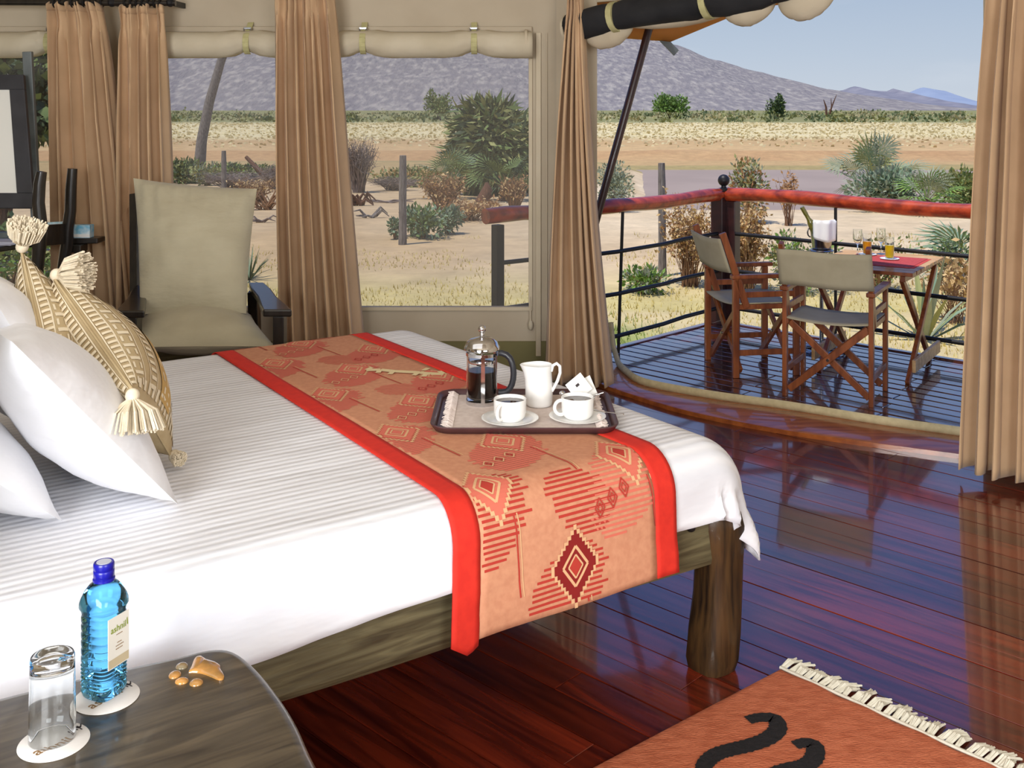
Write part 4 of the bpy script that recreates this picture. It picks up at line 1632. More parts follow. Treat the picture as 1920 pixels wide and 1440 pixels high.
def carved_leg(u, v):
    mb = MB()
    pr = [(0.0, 0.058), (0.03, 0.066), (0.1, 0.067), (0.2, 0.062), (0.3, 0.061), (0.36, 0.066), (0.41, 0.068), (0.45, 0.062), (0.47, 0.045)]
    vs, fs = [], []
    n = 16
    for z, r in pr:
        for k_ in range(n):
            a = 2 * math.pi * k_ / n + 0.2
            sq = 1.0 / max(abs(math.cos(a)), abs(math.sin(a))) ** 0.8
            rr = r * sq * (1 + 0.05 * math.sin(3 * a + z * 9))
            bend = 0.02 * math.sin((z - 0.05) * 7) - 0.012
            vs.append(W(u + rr * math.cos(a) + bend, v + rr * math.sin(a) * 0.95, z))
    for i in range(len(pr) - 1):
        for k_ in range(n):
            k2 = (k_ + 1) % n
            fs.append((i * n + k_, i * n + k2, (i + 1) * n + k2, (i + 1) * n + k_))
    fs.append(tuple(range(n - 1, -1, -1)))
    fs.append(tuple((len(pr) - 1) * n + k_ for k_ in range(n)))
    mb.add(vs, fs)
    mb.build('leg', 'leg_wood', bed, smooth=True)


carved_leg(2.2, 2.175)
carved_leg(2.2, 4.02)
mb = MB()
uvbox(mb, 0.0, 0.1, 2.1, 2.2, 0, 0.5)
mb.build('leg', 'leg_wood', bed, bevel=0.01)
mb = MB()
uvbox(mb, 0.0, 0.1, 4.0, 4.1, 0, 0.5)
mb.build('leg', 'leg_wood', bed, bevel=0.01)
mb = MB()
mb.sphere(W(2.06, 2.136, 0.44), 0.014, 10, 6, sc=(1, 1, 1))
mb.build('bolt', 'iron', bed, smooth=True)

RR_ = 0.1
RF_ = 0.17


def drape(u, v, off=0.0, wr=1.0, ztop=ZT):
    """point of a cloth lying on the mattress; u, v measured along the cloth"""
    du = (u - UB) if u > UB else ((u - UA) if u < UA else 0.0)
    dv = (v - VB) if v > VB else ((v - VA) if v < VA else 0.0)
    d = math.hypot(du, dv)
    cu, cv = min(max(u, UA), UB), min(max(v, VA), VB)
    if d < 1e-9:
        z = ztop + off + wr * 0.0035 * fbm(u * 2.2, v * 2.2, 3.3)
        return W(cu, cv, z)
    ex, ey = du / d, dv / d
    R0 = RR_
    if ex > 0:
        R0 = RR_ * ey * ey + RF_ * ex * ex
    R_ = R0 + off
    arc = R0 * math.pi / 2
    d = min(d, 0.445)
    fl = 0.10 + 0.05 * max(0.0, ex)
    if d < arc:
        a = d / R0
        r, h = R_ * math.sin(a), R_ * math.cos(a) - R0
        r += fl * R0 * 0.3 * (a / 1.5708) ** 3
        side = 0.0
    else:
        r = R_ + fl * (d - arc + 0.3 * R0)
        h = -R0 - (d - arc)
        side = min(1.0, (d - arc) / 0.1)
    tang = (u * 3.0 - v * 3.0)
    r += wr * side * (0.02 * fbm(tang * 0.9, d * 8, 1.0) + 0.006 * math.sin(u * 13 + v * 9 + d * 22))
    if ex > 0.15 and ey < -0.15:
        ang = math.atan2(-ey, ex)
        r += wr * side * 0.022 * math.sin(ang * 14)
    z = ztop + h + wr * 0.0035 * fbm(u * 2.2, v * 2.2, 3.3)
    return W(cu + ex * r, cv + ey * r, z)


HN = 0.25          # hanging length of the cover


def sheetf(s, t_):
    u0, u1 = 0.1, UB + 0.39
    v0, v1 = VA - HN, VB + HN
    u = u0 + (u1 - u0) * s
    v = v0 + (v1 - v0) * t_
    # hem is uneven
    if v < VA:
        v += 0.012 * math.sin(u * 5.0 + 1.0) * (VA - v) / HN
    return drape(max(u, UA) if u < UA else u, v) if u >= UA else drape(u, v) if False else _head(u, v)


def _head(u, v):
    if u >= UA:
        return drape(u, v)
    p = drape(UA, v)
    return p + W(u - UA, 0, 0)


mb = MB()
mb.grid(sheetf, 130, 130)
sh = mb.build('bed_cover', 'sheet', smooth=True, loc=W(1.25, 3.1, 0), rz=BA, solid=0.005)
tag(sh, 'white striped satin bed cover draped over the mattress', 'bedding')

# ---- runner with woven pattern
S0, S1 = 1.335, 1.975
T0, T1 = VA - 0.358, VB + 0.3


def run(s, t_, off=0.0):
    """s across the runner, t along it (cloth coordinates)"""
    f = (S1 - s) / (S1 - S0)
    u = s - 0.05 * f * (1 - min(1.0, max(0.0, (t_ - VA) / 1.75)))
    if t_ < VA:
        u -= 0.10 * (VA - t_) * (0.3 + 0.7 * f)
    return drape(u, t_, 0.009 + off, 0.55)


run_o = thing('bed_runner', 'red bordered salmon patterned bed runner across the foot of the bed', 'bed runner', W(1.65, 3.1, 0.6), BA)
BW = 0.068
mb = MB()
mb.grid(lambda a, b: run(S0 + BW + (S1 - S0 - 2 * BW) * a, T0 + (T1 - T0) * b), 22, 150)
mb.build('woven_panel', 'runner_tan', run_o, smooth=True, solid=0.003)
for a0, a1 in ((S0, S0 + BW), (S1 - BW, S1)):
    mb = MB()
    dip = 0.03 if a0 == S0 else 0.0

    def bf(a, b, a0=a0, a1=a1, dip=dip):
        t_ = T0 + (T1 - T0) * b
        t_ -= dip * (1 - b) ** 8 * (1 - abs(a * 2 - 1.3) / 1.3)
        return run(a0 + (a1 - a0) * a, t_, 0.001)
    mb.grid(bf, 5, 150)
    mb.build('border', 'runner_red', run_o, smooth=True, solid=0.004)

OFF = 0.0026
pat = MB()      # materials: 0 salmon 1 brick 2 line 3 dark 4 cream
PM = ['runner_salmon', 'runner_brick', 'runner_line', 'runner_dark', 'runner_cream']
A0, A1 = S0 + BW + 0.002, S1 - BW - 0.002


def stroke(p, q, w, mi, off=OFF, n=None):
    """thin band between two points of the runner, clipped to the panel"""
    ln = math.hypot(q[0] - p[0], q[1] - p[1])
    if ln < 1e-5:
        return
    n = n or max(1, int(ln / 0.012))
    dx, dy = -(q[1] - p[1]) / ln * w / 2, (q[0] - p[0]) / ln * w / 2
    last = None
    vs, fs = [], []
    for i in range(n + 1):
        f = i / n
        x, y = p[0] + (q[0] - p[0]) * f, p[1] + (q[1] - p[1]) * f
        ok = A0 <= x <= A1 and T0 + 0.004 < y < T1
        if not ok:
            last = None
            continue
        vs += [run(min(max(x + dx, A0), A1), y + dy, off), run(min(max(x - dx, A0), A1), y - dy, off)]
        if last is not None:
            fs.append((last, last + 1, len(vs) - 1, len(vs) - 2))
        last = len(vs) - 2
    if fs:
        pat.add(vs, fs, mi)


def diamond(cx, cy, hw, hh, k, w, mi, off):
    P = [(cx, cy + hh * k), (cx + hw * k, cy), (cx, cy - hh * k), (cx - hw * k, cy)]
    for a, b in zip(P, P[1:] + P[:1]):
        stroke(a, b, w, mi, off)


def fill_diamond(cx, cy, hw, hh, k, mi, off):
    n = 16
    for i in range(n):
        y = cy + hh * k * ((i + 0.5) / n * 2 - 1)
        x = hw * k * (1 - abs((i + 0.5) / n * 2 - 1))
        stroke((cx - x, y), (cx + x, y), hh * k * 2 / n * 1.06, mi, off)


def oval(cx, cy, rx, ry, ang, mi_t, dense, rr):
    n = int(2 * ry / dense)
    for i in range(n):
        y = (i + 0.5) / n * 2 - 1
        x = math.sqrt(max(0, 1 - y * y))
        sk = math.sin(ang) * y * ry * 0.8
        l_ = -x * rx * rr.uniform(0.82, 1.06)
        r__ = x * rx * rr.uniform(0.82, 1.06)
        stroke((cx + sk + l_, cy + y * ry), (cx + sk + r__, cy + y * ry), dense * mi_t[1], mi_t[0], OFF)


rr = random.Random(5)
for ci, (cs, ph) in enumerate(((1.46, 2.19), (1.66, 1.955), (1.86, 2.2))):
    for k_ in range(-1, 5):
        ct = ph + k_ * 0.49
        if ct < T0 or ct > T1 + 0.1:
            continue
        low = ct < 2.4
        side = ct < 2.15
        # striped oval leaf behind the diamond
        oval(cs - 0.03, ct - 0.075, 0.115, 0.13, 0.5, (1 if low and ci != 2 else 0, 0.5 if low else 0.82), 0.0125, rr)
        if ci == 1:
            oval(cs + 0.03, ct + 0.15, 0.09, 0.085, -0.4, (1 if side else 0, 0.5), 0.0125, rr)
        # stem
        stroke((cs + 0.035, ct - 0.08), (cs + 0.05, ct - 0.27), 0.004, 1, OFF + 0.0006)
        stroke((cs + 0.044, ct - 0.08), (cs + 0.059, ct - 0.27), 0.003, 2, OFF + 0.0006)
        hw, hh = 0.064, 0.088
        fm = 3 if side else 0
        fill_diamond(cs, ct, hw, hh, 1.12, 2, OFF + 0.0008)
        fill_diamond(cs, ct, hw, hh, 0.98, 1 if not low else fm, OFF + 0.0013)
        fill_diamond(cs, ct, hw, hh, 0.94, fm if side else 0, OFF + 0.0018)
        diamond(cs, ct, hw, hh, 0.55, 0.0065, 2, OFF + 0.0024)
        fill_diamond(cs, ct, hw, hh, 0.28, 1 if low else 0, OFF + 0.0024)
        diamond(cs, ct, hw, hh, 0.32, 0.004, 2, OFF + 0.003)
        # trio of small diamonds
        for dx, dy in ((0.075, 0.12), (0.115, 0.135), (0.155, 0.15)):
            diamond(cs + dx, ct + dy, 0.016, 0.024, 0.9, 0.0035, 2 if ci != 1 else 1, OFF + 0.002)
            diamond(cs + dx, ct + dy, 0.016, 0.024, 0.45, 0.003, 1 if low else 0, OFF + 0.002)
pat.build('woven_pattern', PM, run_o)
# pale embroidered animal mark in the middle
pat = MB()
mc = (1.79, 3.28)
r2 = random.Random(9)
body = [(-0.10, 0.10), (-0.06, 0.075), (-0.03, 0.03), (0.0, 0.0), (0.035, -0.035), (0.06, -0.075), (0.095, -0.10)]
for (a, b), (c, d) in zip(body[:-1], body[1:]):
    stroke((mc[0] + a, mc[1] + b), (mc[0] + c, mc[1] + d), 0.032, 4, OFF + 0.003)
for a, b, c, d in ((-0.06, 0.075, -0.085, 0.04), (-0.03, 0.03, -0.06, 0.0), (0.035, -0.035, 0.0, -0.06), (0.05, -0.06, 0.02, -0.095), (0.095, -0.10, 0.10, -0.06), (-0.1, 0.1, -0.07, 0.12), (0.06, -0.02, 0.09, 0.0)):
    stroke((mc[0] + a, mc[1] + b), (mc[0] + c, mc[1] + d), 0.018, 4, OFF + 0.0035)
pat.build('embroidered_mark', PM, run_o, label='pale cream embroidered animal mark')


# ---- pillows and cushions: four corners, inflated
def pillow_pts(c, thick, n=22, sag=0.5, pinch=0.10, wr=0.012, seed=1, up=None):
    """c = 4 corners: bottom-near, bottom-far, top-far, top-near"""
    c = [Vector(p) for p in c]
    nrm = ((c[1] - c[0]).cross(c[3] - c[0])).normalized()
    if up is not None and nrm.dot(Vector(up)) < 0:
        nrm = -nrm

    def mid(a, b):
        x, y = a * 2 - 1, b * 2 - 1
        # edges drawn in between the corners
        a2 = 0.5 + 0.5 * x * (1 - pinch * (1 - y * y))
        b2 = 0.5 + 0.5 * y * (1 - pinch * (1 - x * x))
        return c[0] * ((1 - a2) * (1 - b2)) + c[1] * (a2 * (1 - b2)) + c[2] * (a2 * b2) + c[3] * ((1 - a2) * b2)

    def th_(a, b):
        x, y = a * 2 - 1, b * 2 - 1
        return thick / 2 * (max(0, 1 - x ** 2)) ** 0.55 * (max(0, 1 - y ** 2)) ** 0.55

    def side(sg):
        def f(a, b):
            k_ = th_(a, b)
            w_ = wr * fbm(a * 3.5 + seed, b * 3.5, seed * 1.7 + sg) * min(1, k_ / (thick * 0.2 + 1e-6))
            return mid(a, b) + nrm * (sg * (k_ + w_))
        return f
    return mid, side, nrm


def pillow(name, label, cat, c, thick, m, seed=1, n=24, pinch=0.1, wr=0.012, group=None, piping=None, up=None):
    mid, side, nrm = pillow_pts(c, thick, n, pinch=pinch, wr=wr, seed=seed, up=up)
    ctr = (Vector(c[0]) + Vector(c[1]) + Vector(c[2]) + Vector(c[3])) / 4
    o = thing(name, label, cat, ctr, 0, group)
    mb = MB()
    mb.grid(side(1), n, n)
    mb.grid(side(-1), n, n, flip=True)
    mb.build('pillow_case' if cat == 'pillow' else 'cushion_cover', m, o, smooth=True)
    if piping:
        mb = MB()
        pts = [mid(i / n, 0) for i in range(n)] + [mid(1, i / n) for i in range(n)] + [mid(1 - i / n, 1) for i in range(n)] + [mid(0, 1 - i / n) for i in range(n + 1)]
        mb.tube(pts, 0.0035, 6)
        mb.build('piping', piping, o, smooth=True)
    return o, mid, side, nrm


pillow('pillow', 'big white pillow in front, leaning with its tip on the bed cover', 'pillow',
       [W(0.745, 2.475, 0.675), W(0.66, 3.1, 0.69), W(0.40, 3.0, 1.06), at(22, 640, 2.12)], 0.23, 'pillow_cotton', 1, up=(1, 0, 1), pinch=0.05)
pillow('pillow', 'white pillow lowest at the left edge with its corner on the bed', 'pillow',
       [W(0.50, 2.52, 0.675), W(0.44, 3.1, 0.69), W(0.06, 3.05, 0.97), W(0.1, 2.42, 1.03)], 0.2, 'pillow_cotton', 2, up=(1, 0, 1), pinch=0.05)
pillow('pillow', 'white pillow at the back behind the big front pillow', 'pillow',
       [W(0.62, 2.8, 0.74), W(0.58, 3.5, 0.74), W(0.36, 3.4, 1.17), W(0.38, 2.7, 1.17)], 0.24, 'pillow_cotton', 3, up=(1, 0, 1), pinch=0.05)


def tassel(parent, p, d, ln, r, seed):
    r_ = random.Random(seed)
    d = Vector(d).normalized()
    p = Vector(p)
    mb = MB()
    x = d.orthogonal().normalized()
    y = d.cross(x)
    for i in range(210):
        a = r_.uniform(0, 6.283)
        q = math.sqrt(r_.random())
        e = p + d * ln * r_.uniform(0.88, 1.0) + (x * math.cos(a) + y * math.sin(a)) * r * q
        s = p + d * 0.02 + (x * math.cos(a) + y * math.sin(a)) * 0.010 * q
        m_ = s.lerp(e, 0.4) + (x * math.cos(a) + y * math.sin(a)) * r * 0.28 * q
        mb.tube([s, m_, e], [0.0018, 0.0024, 0.0022], 4, cap=True)
    ts = mb.build('tassel', 'cream_thread', parent, kind='stuff')
    mb = MB()
    mb.sphere(p + d * 0.012, 0.017, 10, 8)
    mb.build('tassel_knot', 'cream_thread', ts, smooth=True)


def patterned_cushion(label, c, thick, seed, tas):
    o, mid, side, nrm = pillow('throw_cushion', label, 'cushion', c, thick, 'cushion_beige', seed, pinch=0.04, wr=0.006, piping='cushion_beige', up=(1, 0, 1))
    mb = MB()
    for sg in (1, -1):
        f = side(sg)

        def g(a, b):
            return f(a, b) + nrm * (sg * 0.0025)

        def band(b0, b1, a0, a1, mi, nb=2):
            n = max(1, int((a1 - a0) * 26))
            mb.grid(lambda s, t_: g(a0 + (a1 - a0) * s, b0 + (b1 - b0) * t_), n, nb, mi, flip=(sg < 0))
        for i in range(24):
            a = 0.05 + i * 0.039
            band(0.962, 0.994, a - 0.008, a + 0.009, 0, 7)
        band(0.9955, 0.9975, 0.03, 0.97, 0, 3)
        for bb in (0.09, 0.26, 0.74, 0.91):
            band(bb - 0.055, bb - 0.048, 0.04, 0.96, 0)
            band(bb + 0.048, bb + 0.055, 0.04, 0.96, 0)
            for i in range(18):
                a = 0.07 + i * 0.05
                if i % 2 or bb in (0.26, 0.74):
                    band(bb - 0.035, bb + 0.035, a - 0.011, a + 0.011, 0)
                else:
                    band(bb - 0.034, bb - 0.02, a - 0.02, a + 0.02, 0)
                    band(bb + 0.02, bb + 0.034, a - 0.02, a + 0.02, 0)
        for aa in (0.05, 0.93):
            for i in range(14):
                b = 0.06 + i * 0.066
                band(b - 0.016, b + 0.016, aa - 0.022, aa + 0.03, 0)
        band(0.38, 0.62, 0.05, 0.95, 1)
        for i in range(9):
            a = 0.1 + i * 0.1
            band(0.44, 0.47, a - 0.03, a + 0.03, 0)
            band(0.53, 0.56, a - 0.03, a + 0.03, 0)
    mb.build('woven_pattern', ['cushion_cream', 'cushion_ochre'], o, smooth=True)
    for k_, (p, d, ln, r) in enumerate(tas):
        tassel(o, p, d, ln, r, seed * 10 + k_)
    return o


Bn, Tn, Tf = Vector((-0.885, 2.745, 0.69)), Vector((-0.872, 2.42, 0.955)), Vector((-1.205, 2.76, 1.165))
Bf = Bn + (Tf - Tn)
patterned_cushion('front beige woven cushion with two cream tassels showing, leaning on white pillows',
                  [Bn, Bf, Tf, Tn], 0.215, 4,
                  [(Tn, (0.1, -0.25, -1), 0.1, 0.075), (Tf, (1.0, -0.1, 0.12), 0.1, 0.055), (Bn + Vector((0, 0, 0.01)), (0.6, -0.5, -0.1), 0.04, 0.02)])
sh_ = Vector((-0.165, -0.03, 0.0))
Tn2, Bn2 = Tn + sh_ + Vector((0, 0, -0.03)), Bn + sh_ + Vector((0, 0, 0.02))
Tf2 = at(40, 470, 2.8)
Bf2 = Bf + sh_
patterned_cushion('rear beige woven cushion with one cream tassel standing at its top corner',
                  [Bn2, Bf2, Tf2, Tn2], 0.2, 6,
                  [(Tf2, (0.35, -0.3, 0.9), 0.085, 0.05)])

# ================================================================== TRAY AND WHAT STANDS ON IT
ZB = ZT + 0.012
TX, TY = 0.036, 3.21


def rrect(w, h, r, n=6):
    out = []
    for cx, cy, a0 in ((w / 2 - r, h / 2 - r, 0), (-w / 2 + r, h / 2 - r, 90), (-w / 2 + r, -h / 2 + r, 180), (w / 2 - r, -h / 2 + r, 270)):
        for i in range(n + 1):
            a = R(a0 + 90 * i / n)
            out.append((cx + r * math.cos(a), cy + r * math.sin(a)))
    return out


tray = thing('tray', 'brown rounded serving tray lying on the bed runner', 'tray', (TX, TY, ZB))
mb = MB()
sec = [(0.0, 0.004), (0.0, 0.006), (0.012, 0.02), (0.017, 0.021), (0.019, 0.018), (0.006, 0.0)]
loops = []
base_ = rrect(0.51, 0.385, 0.045)
nb = len(base_)
vs = []
for o_, z in sec:
    for q in rrect(0.51 + 2 * o_, 0.385 + 2 * o_, 0.045 + o_):
        vs.append((TX + q[0], TY + q[1], ZB + z))
fs = []
for i in range(len(sec) - 1):
    for k_ in range(nb):
        k2 = (k_ + 1) % nb
        fs.append((i * nb + k_, (i + 1) * nb + k_, (i + 1) * nb + k2, i * nb + k2))
fs.append(tuple(range(nb)))
fs.append(tuple((len(sec) - 1) * nb + k_ for k_ in range(nb - 1, -1, -1)))
mb.add(vs, fs)
mb.build('tray_body', 'tray_brown', tray, smooth=True)
ZD = ZB + 0.0085
dl = thing('tray_cloth', 'pale fringed cloth covering the serving tray', 'cloth', (TX, TY, ZD))
mb = MB()
mb.box((TX, TY, ZD - 0.001), (0.43, 0.365, 0.002))
mb.build('cloth', 'doily', dl)
mb = MB()
for sx in (-1, 1):
    for i in range(110):
        y0 = TY - 0.18 + 0.36 * (i + 0.5) / 110
        x0 = TX + sx * 0.208
        mb.tube([(x0, y0, ZD + 0.001), (x0 + sx * 0.016, y0 + rr.uniform(-.007, .007), ZD + rr.uniform(.004, .011)),
                 (x0 + sx * rr.uniform(.024, .036), y0 + rr.uniform(-.01, .01), ZD + rr.uniform(.003, .008))], [0.002, 0.0035, 0.0016], 4)
mb.build('fringe', 'doily', dl, kind='stuff')

# french press
fx, fy = -0.094, 3.30
fp_ = thing('french_press', 'chrome and glass french press half full of dark coffee', 'coffee maker', (fx, fy, ZD))
mb = MB()
mb.lathe([(0.047, 0.012), (0.0475, 0.02), (0.0475, 0.165), (0.051, 0.172), (0.0495, 0.172), (0.046, 0.165), (0.046, 0.022), (0.03, 0.0145)], 36, o=(fx, fy, ZD))
mb.build('glass_beaker', 'clear_glass', fp_, smooth=True)
mb = MB()
mb.lathe([(0.02, 0.017), (0.045, 0.023), (0.0455, 0.03), (0.0455, 0.103), (0.0, 0.1035)], 32, o=(fx, fy, ZD))
mb.build('coffee', 'coffee_dark', fp_, smooth=True)
mb = MB()
mb.lathe([(0.0485, 0.0), (0.0505, 0.0), (0.0505, 0.012), (0.0485, 0.012)], 32, o=(fx, fy, ZD), closed=True)
mb.lathe([(0.0485, 0.15), (0.0505, 0.15), (0.0505, 0.160), (0.0485, 0.160)], 32, o=(fx, fy, ZD), closed=True)
for a in (-85, 35, 155):
    ca, sa = math.cos(R(a)), math.sin(R(a))
    mb.bar((fx + 0.0505 * ca, fy + 0.0505 * sa, ZD - 0.002), (fx + 0.0505 * ca, fy + 0.0505 * sa, ZD + 0.155), 0.012, 0.003, side=(ca, sa, 0))
mb.build('chrome_frame', 'chrome', fp_)
mb = MB()
mb.lathe([(0.049, 0.166), (0.056, 0.168), (0.056, 0.176), (0.052, 0.182), (0.048, 0.192), (0.035, 0.201), (0.012, 0.206), (0.006, 0.208), (0.005, 0.22)], 36, o=(fx, fy, ZD))
mb.sphere((fx, fy, ZD + 0.231), 0.0125, 14, 10)
mb.sphere((fx, fy, ZD + 0.214), 0.008, 12, 8)
mb.build('lid', 'chrome', fp_, smooth=True)
mb = MB()
mb.tube([(fx, fy, ZD + 0.08), (fx, fy, ZD + 0.17)], 0.0025, 8)
mb.lathe([(0.0, 0.128), (0.043, 0.128), (0.044, 0.132), (0.043, 0.136), (0.0, 0.137)], 24, o=(fx, fy, ZD))
mb.lathe([(0.0, 0.115), (0.018, 0.118), (0.02, 0.126), (0.0, 0.127)], 16, o=(fx, fy, ZD))
mb.build('plunger', 'chrome', fp_, smooth=True)
mb = MB()
hd = Vector((0.97, -0.25, 0))
pts = []
for i in range(13):
    a = R(100 - 200 * i / 12)
    pts.append(Vector((fx, fy, ZD + 0.098)) + hd * (0.05 + 0.052 * max(0.02, math.cos(a)) ** 0.6) + Vector((0, 0, 0.062 * math.sin(a))))
mb.tube(pts, [0.0085] + [0.0095] * 11 + [0.0085], 10)
mb.build('handle', 'black_plastic', fp_, smooth=True)


# cups on saucers
def cup(label, slabel, x, y, rz, spoon):
    s = thing('saucer', slabel, 'saucer', (x, y, ZD), rz, 'saucers on the tray')
    mb = MB()
    mb.lathe([(0.0, 0.004), (0.045, 0.003), (0.048, 0.0), (0.052, 0.001), (0.07, 0.007), (0.083, 0.012), (0.0845, 0.0135), (0.083, 0.0145), (0.068, 0.0095), (0.046, 0.006), (0.0, 0.006)], 40, o=(x, y, ZD))
    mb.build('dish', 'porcelain', s, smooth=True)
    z = ZD + 0.0062
    c = thing('coffee_cup', label, 'cup', (x, y, z), rz, 'coffee cups on the tray')
    mb = MB()
    mb.lathe([(0.0, 0.003), (0.030, 0.002), (0.033, 0.0), (0.038, 0.003), (0.045, 0.012), (0.0475, 0.025), (0.048, 0.062), (0.047, 0.063), (0.0455, 0.061), (0.0445, 0.026), (0.04, 0.011), (0.0, 0.008)], 40, o=(x, y, z))
    mb.build('cup_body', 'porcelain', c, smooth=True)
    mb = MB()
    mb.lathe([(0.0, 0.053), (0.0452, 0.053), (0.0452, 0.0522), (0.0, 0.0522)], 32, o=(x, y, z))
    mb.build('coffee', 'coffee', c, smooth=True)
    mb = MB()
    d = Vector((math.cos(rz), math.sin(rz), 0))
    pts = []
    for i in range(15):
        a = R(112 - 224 * i / 14)
        pts.append(Vector((x, y, z + 0.033)) + d * (0.0505 + 0.019 * math.cos(a)) + Vector((0, 0, 0.021 * math.sin(a))))
    mb.tube(pts, 0.0052, 10)
    mb.build('handle', 'porcelain', c, smooth=True)
    if spoon:
        t = thing('teaspoon', 'small steel teaspoon lying on the right saucer', 'spoon', (x + 0.06, y, ZD + 0.015))
        mb = MB()
        a, b = Vector((x + 0.045, y + 0.035, ZD + 0.018)), Vector((x + 0.135, y - 0.015, ZD + 0.021))
        mb.tube([a, a.lerp(b, 0.5), b], [0.002, 0.0022, 0.0032], 8, squash=0.6)
        mb.build('spoon_handle', 'chrome', t, smooth=True)
        mb = MB()
        mb.sphere(a + Vector((-0.012, 0.007, 0.0)), 0.012, 12, 8, sc=(1.3, 0.9, 0.3))
        mb.build('spoon_bowl', 'chrome', t, smooth=True)


cup('white coffee cup in front of the french press, handle facing the camera', 'white saucer under the left coffee cup', -0.006, 3.10, R(-122), False)
cup('white coffee cup on the right with handle to the left', 'white saucer under the right coffee cup with a spoon', 0.194, 3.12, R(190), True)
# milk jug
jx, jy = 0.084, 3.275
jg = thing('milk_jug', 'white porcelain milk jug between press and sugar sachets', 'jug', (jx, jy, ZD))
mb = MB()


def spout(t_, z):
    if z < 0.07:
        return 1.0
    k_ = (z - 0.07) / 0.055
    d = math.cos(t_ - math.pi)
    return 1 + k_ * 0.42 * max(0, d) ** 5


mb.lathe([(0.0, 0.003), (0.036, 0.0), (0.041, 0.004), (0.0425, 0.015), (0.043, 0.05), (0.0405, 0.085), (0.0395, 0.105), (0.042, 0.126), (0.0405, 0.127), (0.037, 0.105), (0.038, 0.085), (0.0405, 0.05), (0.039, 0.012), (0.0, 0.008)], 40, o=(jx, jy, ZD), fn=spout)
mb.build('jug_body', 'porcelain', jg, smooth=True)
mb = MB()
hd = Vector((0.97, -0.25, 0))
pts = [Vector((jx, jy, ZD)) + hd * r + Vector((0, 0, z)) for r, z in
       ((0.039, 0.108), (0.044, 0.126), (0.056, 0.133), (0.066, 0.125), (0.067, 0.105), (0.059, 0.08), (0.048, 0.058), (0.041, 0.046))]
mb.tube(pts, [0.005] * 8, 10)
mb.build('handle', 'porcelain', jg, smooth=True)
# sugar bowl with sachets
sx_, sy_ = 0.21, 3.245
sb = thing('sugar_bowl', 'small white sugar bowl behind the right coffee cup', 'bowl', (sx_, sy_, ZD))
mb = MB()
mb.lathe([(0.0, 0.003), (0.03, 0.0), (0.04, 0.012), (0.046, 0.036), (0.044, 0.037), (0.037, 0.013), (0.0, 0.008)], 30, o=(sx_, sy_, ZD))
mb.build('bowl_body', 'porcelain', sb, smooth=True)


def sachet(label, c, ex, ey, mark):
    c, ex, ey = Vector(c), Vector(ex).normalized(), Vector(ey).normalized()
    nn_ = ex.cross(ey).normalized()
    o = thing('sugar_sachet', label, 'sachet', c, 0, 'sugar sachets in the bowl')
    mb = MB()

    def f(sg):
        return lambda a, b: c + ex * (a - .5) * 0.06 + ey * (b - .5) * 0.06 + nn_ * (sg * 0.005 * (1 - (2 * a - 1) ** 2) ** 0.5 * (1 - (2 * b - 1) ** 2) ** 0.5)
    mb.grid(f(1), 8, 8)
    mb.grid(f(-1), 8, 8, flip=True)
    mb.build('paper', 'paper_white', o, smooth=True)
    if mark:
        mb = MB()
        mb.box(c + nn_ * 0.0055 + ey * 0.006, (0.012, 0.008, 0.0006), ax=(ex, ey, nn_))
        mb.build('print', 'ink_dark', o)


sachet('white paper sugar sachet standing on its corner behind the right cup', (sx_ - 0.005, sy_ - 0.012, ZD + 0.068), (1, 0.1, 0.8), (-0.8, 0.35, 1), True)
sachet('white paper sugar sachet leaning right in the sugar bowl', (sx_ + 0.016, sy_ + 0.008, ZD + 0.056), (1, 0.2, 0.5), (-0.45, 0.5, 1), False)
t = thing('teaspoon', 'small steel teaspoon standing in the sugar bowl', 'spoon', (sx_ + 0.03, sy_, ZD + 0.03))
mb = MB()
mb.tube([(sx_ + 0.01, sy_ - 0.01, ZD + 0.03), (sx_ + 0.07, sy_ - 0.02, ZD + 0.052)], [0.002, 0.003], 8)
mb.build('spoon_handle', 'chrome', t, smooth=True)
mb = MB()
mb.sphere((sx_ - 0.055, sy_ + 0.0, ZD + 0.045), 0.01, 12, 8, sc=(1, 1, 0.8))
mb.tube([(sx_ - 0.055, sy_, ZD + 0.045), (sx_, sy_, ZD + 0.02)], 0.0025, 8)
mb.build('spoon_bowl', 'chrome', t, smooth=True)

# ================================================================== BEDSIDE TABLE
ZN = 0.6
nst = thing('bedside_table', 'dark grained wooden bedside table with rounded live edge top', 'table', W(0.4, 1.6), BA)
out = [(0.70, 1.0), (0.672, 1.2), (0.658, 1.36), (0.664, 1.5), (0.682, 1.62), (0.69, 1.72), (0.69, 1.83), (0.678, 1.905), (0.645, 1.935), (0.59, 1.942),
       (0.48, 1.96), (0.36, 1.975), (0.2, 1.985), (-0.2, 1.99), (-0.2, 1.0)]
op = curve_pts([Vector((a, b, 0)) for a, b in out[:13]], 4)
ring = [(p.x, p.y) for p in op] + [(-0.2, 1.99), (-0.2, 1.0)]
cxn, cyn = 0.25, 1.5


def inset(p, d):
    v = Vector((p[0] - cxn, p[1] - cyn))
    return (p[0] - v.x / v.length * d, p[1] - v.y / v.length * d)


